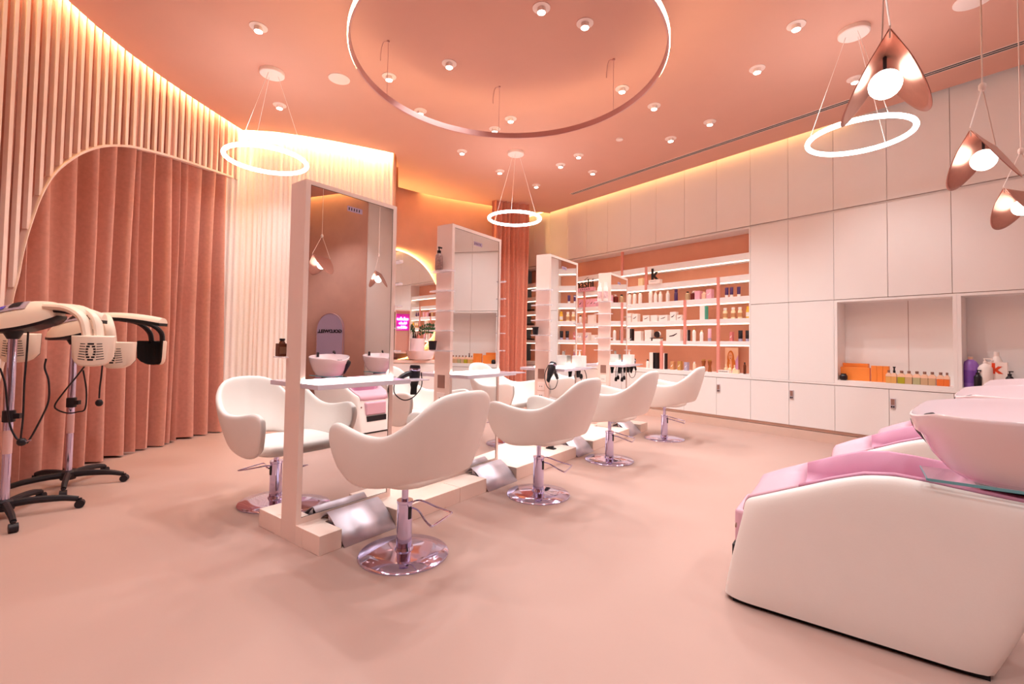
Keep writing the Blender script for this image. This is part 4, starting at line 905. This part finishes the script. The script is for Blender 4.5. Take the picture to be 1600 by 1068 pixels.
# amber bottles on the back of the nearest pier
t = thing('back_shelf', 'short glass shelf on the hidden side of the nearest pier', 'shelf', ST(0, -.36, -.15, 1.14), thR)
b = MB(); b.box(-.02, .16, -.09, .07, -.004, .004); obj('glass_plate', b, M_glass, t, smooth=False); b = MB(); b.box(.02, .12, -.07, -.058, -.02, -.005); obj('bracket', b, M_chrome, t, smooth=False)
small_bottle('amber_bottle', 'larger brown amber bottle on the shelf left of the nearest pier', ST(0, -.385 + .04, -.175, 1.1445), .034, .118, M_amber, M_black, .014, .5, .38, thR, label=mat('label_brown', (128, 84, 58), .5), square=True)
small_bottle('amber_bottle', 'smaller brown amber bottle with dried flowers left of the nearest pier', ST(0, -.265, -.165, 1.1445), .028, .082, M_amber, M_black, .01, .5, .38, thR, label=mat('label_brown', (128, 84, 58), .5), square=True)
t = thing('dried_flowers', 'small mauve dried flower sprig above the brown bottles', 'flowers', ST(0, -.275, -.15, 1.227), thR)
for k in range(7):
    b = MB(); a = k * .9; b.tube([(0, 0, 0), (.012 * math.cos(a), .012 * math.sin(a), .02), (.022 * math.cos(a), .02 * math.sin(a), .035)], .0012, 4); o_ = obj('stem', b, M_stem, t); b = MB(); b.sphere((.022 * math.cos(a), .02 * math.sin(a), .037), .006, 6); obj('blossom', b, mat('blossom_mauve', (168, 112, 132), .7), o_)
small_bottle('amber_bottle', 'amber bottle almost hidden behind the nearest pier edge', ST(0, -.21, -.16, 1.1445), .024, .10, M_amber, M_black, .012, .5, .4, thR)
# tissue boxes
def tissue(lab, loc, rz, n=1):
    t = thing('tissue_box', lab, 'box', loc, rz)
    b = MB(); b.box(-.065, .065, -.065, .065, 0, .135); obj('carton', b, P_marble, t, bev=.003, smooth=False)
    b = MB(); rows = [[(-.03, -.01, .136), (0, .012, .136), (.03, -.006, .136)], [(-.028, -.016, .165), (0, .01, .16), (.032, 0, .168)], [(-.02, -.01, .19), (0, .004, .178), (.022, .006, .205)]]; b.grid(rows); obj('tissue', b, P_white, t)
tissue('white marbled tissue box on the ledge of the third mirror', ST(2, .22, .185, .986), thR)
tissue('white marbled tissue box on the ledge of the farthest mirror', ST(3, .15, .185, .986), thR)
# hair dryers
def dryer(lab, loc, rz, tilt, hang=True):
    t = thing('hair_dryer', lab, 'hair dryer', loc, 0); t.rotation_euler = (tilt[0], tilt[1], rz)
    # local: nozzle points -Z, handle +X
    b = MB(); b.lathe([(1e-7, .075), (.036, .073), (.041, .06), (.042, 0), (.036, -.05), (.030, -.075)], 20); obj('barrel', b, M_black, t)
    b = MB(); b.lathe([(.0425, .03), (.044, .033), (.044, .045), (.0425, .048)], 20); obj('filter_ring', b, M_chrome, t)
    n = 16; b = MB(); b.grid([[(rx * math.cos(2 * PI * q / n), ry * math.sin(2 * PI * q / n), z) for q in range(n)] for z, rx, ry in ((-.072, .031, .031), (-.10, .024, .024), (-.15, .032, .012), (-.155, .028, .008))], closed=True); obj('nozzle', b, M_blackm, t)
    b = MB(); b.tube(crv([(.02, 0, .01), (.07, 0, .005), (.12, 0, -.015), (.165, 0, -.04)], 4), [.021] * 6 + [.019] * 4 + [.016] * 3, 10); h_ = obj('handle', b, M_black, t)
    b = MB(); b.box(.08, .11, -.022, -.015, -.008, .006); obj('switch', b, M_brush, h_, smooth=False)
    b = MB(); b.tube(crv([(.165, 0, -.04), (.20, .01, -.07), (.20, .02, -.14), (.12, .03, -.19), (.03, .035, -.17), (-.05, .03, -.09), (-.05, .02, .02)], 5), .0045, 6); obj('cable', b, M_black, t)
    return t
rt = math.atan2(-dR.y, -dR.x)
dryer('black hair dryer hung nozzle-down beside the nearest mirror ledge', ST(0, .56, .10, 1.0), rt, (0, -.05))
dryer('black hair dryer hung in the holder at the left of the third mirror', ST(2, -.42, .16, .985), thR, (0, .5))
dryer('black hair dryer hung right of the farthest mirror ledge', ST(3, .46, .14, .985), thR, (0, .45))
def cord_thing(lab, pts, plug_at_end=True):
    t = thing('hanging_plug', lab, 'plug', pts[0], 0); o = Vector(pts[0]); P = [Vector(p) - o for p in pts]
    b = MB(); b.tube(crv(P, 6), .005, 6); obj('cable', b, M_black, t)
    b = MB(); e = P[-1]; b.lathe([(.018, -.03), (.022, 0), (.012, .03)], 10, e); obj('plug', b, M_black, t)
cord_thing('black cord with a hanging plug at the right end of the third ledge', [ST(2, .40, .12, .98), ST(2, .50, .13, .93), ST(2, .56, .13, .83), ST(2, .50, .13, .76), ST(2, .43, .12, .80), ST(2, .42, .12, .86)])
cord_thing('black cord hanging with its plug below the farthest ledge', [ST(3, .10, .12, .95), ST(3, .10, .13, .85), ST(3, .11, .13, .78)])
cord_thing('second thin black cord hanging below the farthest ledge, left one', [ST(3, .02, .12, .95), ST(3, .02, .13, .86), ST(3, .025, .13, .76)])
for k, (i, x, lab) in enumerate(((2, .30, 'black dryer nozzle hung under the third ledge'), (3, -.10, 'black dryer nozzle hung under the farthest ledge, left one'), (3, .26, 'black dryer nozzle hung under the farthest ledge, right one'))):
    t = thing('dryer_nozzle', lab, 'nozzle', ST(i, x, .14, .953), thR); n = 14
    b = MB(); b.grid([[(rx * math.cos(2 * PI * q / n), ry * math.sin(2 * PI * q / n), z) for q in range(n)] for z, rx, ry in ((0, .028, .028), (-.03, .03, .026), (-.10, .045, .008))], closed=True); obj('nozzle_cone', b, M_blackm, t, solid=.002)
    b = MB(); b.lathe([(.029, -.006), (.031, 0), (.029, .004)], 14); obj('collar', b, M_black, t)
t = thing('leaning_mirror_pad', 'narrow black pointed panel standing behind the second chair', 'panel', ST(2, -.41, .16, zt * 0 + .115), thR)
b = MB(); b.prof([(-.03, 0), (.03, 0), (.03, .30), (.0, .37), (-.03, .27)], -.012, .012, 'x'); obj('panel', b, M_black, t, smooth=False); b = MB(); b.box(-.03, .03, -.05, .05, .0, .01); obj('foot', b, M_blackm, t, smooth=False)

# ================================================================== HOOD DRYERS
def emitter(t, c, yaw, name='emitter'):
    # curved heater plate; outward normal = local +Y rotated by yaw
    M = Matrix.Translation(c) @ Matrix.Rotation(yaw, 4, 'Z')
    W_, H_ = .118, .205; n = 10
    def pt(u, v, d): 
        x = W_ * u * (1 - .10 * (1 - v) * .5); y = -.06 * u * u + d; z = -H_ * .5 + H_ * v
        z += .055 * (1 - v) * abs(u) ** 5 - .012 * (1 - v) * (1 - u * u)
        return M @ Vector((x, y, z))
    rows = []
    us = [-1 + 2 * k / n for k in range(n + 1)]
    ring = [(u, 1) for u in us] + [(u, 0) for u in reversed(us)]
    b = MB()
    b.grid([[pt(u, v, d) if d < .04 else pt(u * .965, .5 + (v - .5) * .92, d) for u, v in ring] for d in (0, .035, .045)], closed=True)
    m = len(ring); top = 2 * m
    b.f += [(top + k, top + k + 1, top + m - 2 - k, top + m - 1 - k) for k in range(n)]; b.mi += [0] * n
    e = obj(name, b, M_ivory, t, ang=50, bev=.004); e['label'] = 'ivory heater box with vent slots'
    b = MB(); b.grid([[pt(u * .97, v, d) for u, v in [(u, .97) for u in us] + [(u, .03) for u in reversed(us)]] for d in (-.012, -.0005)], closed=True)
    b.f += [(k, m - 1 - k, m - 2 - k, k + 1) for k in range(n)]; b.mi += [0] * n
    obj('heater_grille', b, M_blackm, e, smooth=False)
    b = MB()
    for k in range(7):
        v = .22 + .085 * k
        wv = .62 - .02 * k
        for x0, x1 in ((-wv, -.26), (.26, wv)):
            q = [pt(x0, v - .012, .0468), pt(x1, v - .012, .0468), pt(x1, v + .012, .0468), pt(x0, v + .012, .0468)]; b.add(q, [(0, 1, 2, 3)])
        hw = .24 * math.sqrt(max(.05, 1 - ((v - .48) / .32) ** 2)); 
        q = [pt(-hw, v - .028, .0470), pt(hw, v - .028, .0470), pt(hw, v + .028, .0470), pt(-hw, v + .028, .0470)]; b.add(q, [(0, 1, 2, 3)])
    obj('vent_slots', b, M_blackm, e, smooth=False)
def hood(label, base, yaw, top, em, arms, star):
    t = thing('hood_dryer', label, 'hood dryer', base, yaw)
    # five-star base
    hub = MB(); hub.lathe([(.05, .055), (.055, .07), (.05, .115), (.028, .13)], 20); obj('hub', hub, M_gum, t)
    for k in range(5):
        a = star + 2 * PI * k / 5 - yaw; c, s_ = math.cos(a), math.sin(a)
        b = MB(); b.tube(crv([(.03 * c, .03 * s_, .095), (.14 * c, .14 * s_, .098), (.28 * c, .28 * s_, .088), (.375 * c, .375 * s_, .066)], 4), [.028, .028, .027, .026, .026, .025, .025, .024, .023, .022, .021, .02, .019], 8, flat=.85); lg = obj('leg', b, M_gum, t)
        b = MB(); b.tube([(.385 * c - .022 * s_, .385 * s_ + .022 * c, .029), (.385 * c + .022 * s_, .385 * s_ - .022 * c, .029)], .029, 16); b.lathe([(.012, .05), (.012, .07)], 10, (.385 * c, .385 * s_, 0)); obj('caster', b, M_gum, lg)
    b = MB(); b.lathe([(.024, .10), (.024, top)], 20); po = obj('pole', b, M_chrome, t)
    b = MB(); b.lathe([(.0245, .44), (.0245, .60)], 20); q = obj('pole_sticker', b, mat('sticker_pink', (232, 190, 188), .5), po)
    b = MB(); b.lathe([(.024, .655), (.034, .66), (.034, .735), (.024, .74)], 20); b.box(.02, .065, -.014, .014, .68, .715); obj('height_clamp', b, M_black, t)
    b = MB(); b.lathe([(.03, top - .06), (.05, top - .02), (.07, top + .03), (.05, top + .05)], 20); obj('head_joint', b, M_black, t)
    # main shell along +X
    st = [(-.20, .02, .01, .03), (-.175, .07, .0, .07), (-.11, .11, -.004, .125), (-.03, .135, .0, .17), (.05, .13, .014, .20), (.12, .115, .035, .212), (.19, .10, .062, .212), (.24, .085, .088, .205), (.27, .06, .11, .185)]
    rows, tr = [], []
    for x, w, zl, zh in st:
        rows.append([(x, w * math.cos(a), top + zl + (zh - zl) * max(0, math.sin(a)) ** .8) for a in [PI * q / 12 for q in range(13)]])
        tr.append([(x, w * .97, top + zl), (x, w * .97, top + zl - .02), (x, -w * .97, top + zl - .02), (x, -w * .97, top + zl)])
    b = MB(); b.grid(rows); b.f += [tuple(range(13)), tuple(8 * 13 + k for k in range(12, -1, -1))]; b.mi += [0, 0]; sh = obj('hood_shell', b, M_ivory, t, ang=70, sub=1)
    b = MB(); b.grid(tr, closed=True); b.f += [(0, 1, 2, 3), (32, 35, 34, 33)]; b.mi += [0, 0]; obj('underside', b, M_black, t, ang=70)
    rows = [[(x, y + dy_, z_) for y in (0,)] for x, dy_, z_ in ()]
    def sp_(x, a):
        w = interp([(q[0], q[1]) for q in st], x); zl = interp([(q[0], q[2]) for q in st], x); zh = interp([(q[0], q[3]) for q in st], x)
        return (x, (w + .003) * math.cos(a), top + zl + (zh + .004 - zl) * math.sin(a) ** .8)
    b = MB(); b.grid([[sp_(x, PI * (.60 + .20 * q / 6)) for q in range(7)] for x in [-.09 + .20 * q / 8 for q in range(9)]]); cp = obj('control_panel', b, mat('panel_grey', (176, 156, 170), .3), sh)
    b = MB(); b.grid([[tuple(Vector(sp_(x, PI * a)) + Vector((0, -.003, .003))) for a in (.63, .69, .75)] for x in (.02, .05, .08)]); obj('display', b, M_black, cp)
    b = MB(); b.grid([[tuple(Vector(sp_(x, PI * a)) + Vector((0, -.003, .003))) for a in (.66, .70, .75)] for x in (-.035, -.02, -.005)]); obj('button_group', b, mat('button_blue', (96, 84, 200), .4), cp)
    for (c, yw) in em: emitter(t, Vector((c[0], c[1], top + c[2])), yw)
    for pts, r, m_ in arms:
        b = MB(); b.tube(crv([(p[0], p[1], top + p[2]) for p in pts], 5), r, 10, flat=1.5); obj('arm', b, m_, t)
    return t
def flap(t, top, x0, x1, w, z0, z1):
    rows = []
    for k in range(9):
        u = k / 8; x = x0 + (x1 - x0) * u; ww = w * (1 - .45 * u ** 3); z = z0 + (z1 - z0) * u - .03 * (u - .5) ** 2 * 2
        rows.append([(x, ww * math.cos(a), top + z + .045 * math.sin(a)) for a in [PI * q / 10 for q in range(11)]])
    b = MB(); b.grid(rows); b.f += [tuple(range(11)), tuple(88 + k for k in range(10, -1, -1))]; b.mi += [0, 0]; f_ = obj('front_flap', b, M_ivory, t, ang=60)
    b = MB(); b.grid([[(r[0][0], r[0][1], r[0][2]), (r[0][0], r[0][1] * .97, r[0][2] - .025), (r[-1][0], r[-1][1] * .97, r[-1][2] - .025), (r[-1][0], r[-1][1], r[-1][2])] for r in rows], closed=True); b.f += [(0, 1, 2, 3), (32, 35, 34, 33)]; b.mi += [0, 0]; obj('flap_heater', b, M_blackm, f_, ang=60)
TOP1 = 1.29
h1p, h1y = Vector((-3.47, 3.23, 0)), .30
h1 = hood('white hood dryer on a black five-star base, nearest at the left edge', h1p, h1y, TOP1,
     [((.50, -.10, -.13), PI + .25), ((-.13, .26, -.12), PI - .1)],
     [([(.20, -.05, .17), (.33, -.06, .16), (.43, -.08, .09), (.475, -.10, -.05)], .026, M_ivory), ([(.22, .02, .18), (.38, .0, .165), (.49, -.05, .09), (.53, -.08, -.05)], .022, M_ivory), ([(-.06, .06, .03), (-.09, .16, .02), (-.12, .24, -.03)], .024, M_ivory)], .62)
flap(h1, TOP1, .25, .52, .07, .17, .10)
TOP2 = 1.245
h2p, h2y = Vector((-3.72, 3.95, 0)), .08
h2 = hood('white hood dryer on a black five-star base, behind the nearest one', h2p, h2y, TOP2,
     [((.48, -.20, -.13), PI - .0), ((.51, .22, -.12), -.1)],
     [([(.24, -.06, .18), (.36, -.16, .17), (.43, -.21, .08), (.445, -.20, -.05)], .026, M_ivory), ([(.22, -.06, .18), (.30, -.14, .165), (.345, -.20, .09), (.37, -.20, -.05)], .024, M_ivory), ([(.30, .05, .17), (.40, .15, .14), (.46, .21, .06), (.48, .22, -.04)], .02, M_black), ([(.38, .05, .16), (.50, .15, .13), (.56, .21, .06), (.57, .22, -.04)], .02, M_black)], .38)
flap(h2, TOP2, .24, .71, .10, .19, .15)
def loose(lab, base, pts, m=M_black):
    t = thing('power_cable', lab, 'cable', pts[0], 0); o = Vector(pts[0]); b = MB(); b.tube(crv([Vector(p) - o for p in pts], 7), .006, 6); obj('cable', b, m, t); return t, o
def HY(px, Y): return [at_y(x, y, Y) for x, y in px]
t, o = loose('black mains cable looping from the nearest hood dryer', h1p, HY([(44, 518), (42, 550), (38, 600), (36, 650), (32, 688)], 3.22))
t, o = loose('black cable hanging from the rear heater of the nearest hood dryer', h1p, HY([(72, 560), (70, 575), (76, 595), (76, 625), (66, 650), (50, 680), (42, 692)], 3.3))
t, o = loose('black cable from clamp to plug at the left edge', h1p, HY([(0, 575), (8, 600), (12, 640), (16, 665), (24, 682), (32, 690)], 3.18))
b = MB(); e = at_y(34, 690, 3.18) - o; b.sphere(e, .028, 10); obj('plug', b, M_black, t); b = MB(); b.tube([e + Vector((.02, 0, 0)), e + Vector((.06, 0, .012))], .005, 6); obj('plug_pin', b, M_chrome, t)
t, o = loose('black cable looping through the pole of the second hood dryer', h2p, HY([(132, 572), (118, 590), (100, 612), (86, 632), (90, 640), (106, 645), (122, 643), (133, 638), (135, 610), (130, 578)], 3.86))
t, o = loose('black cable with a round plug hanging between the two heater boxes', h2p, HY([(160, 570), (158, 590), (156, 605), (155, 622)], 3.8))
b = MB(); e = at_y(155, 629, 3.8) - o; b.sphere(e, .03, 10, sy=.7); obj('plug', b, M_black, t)
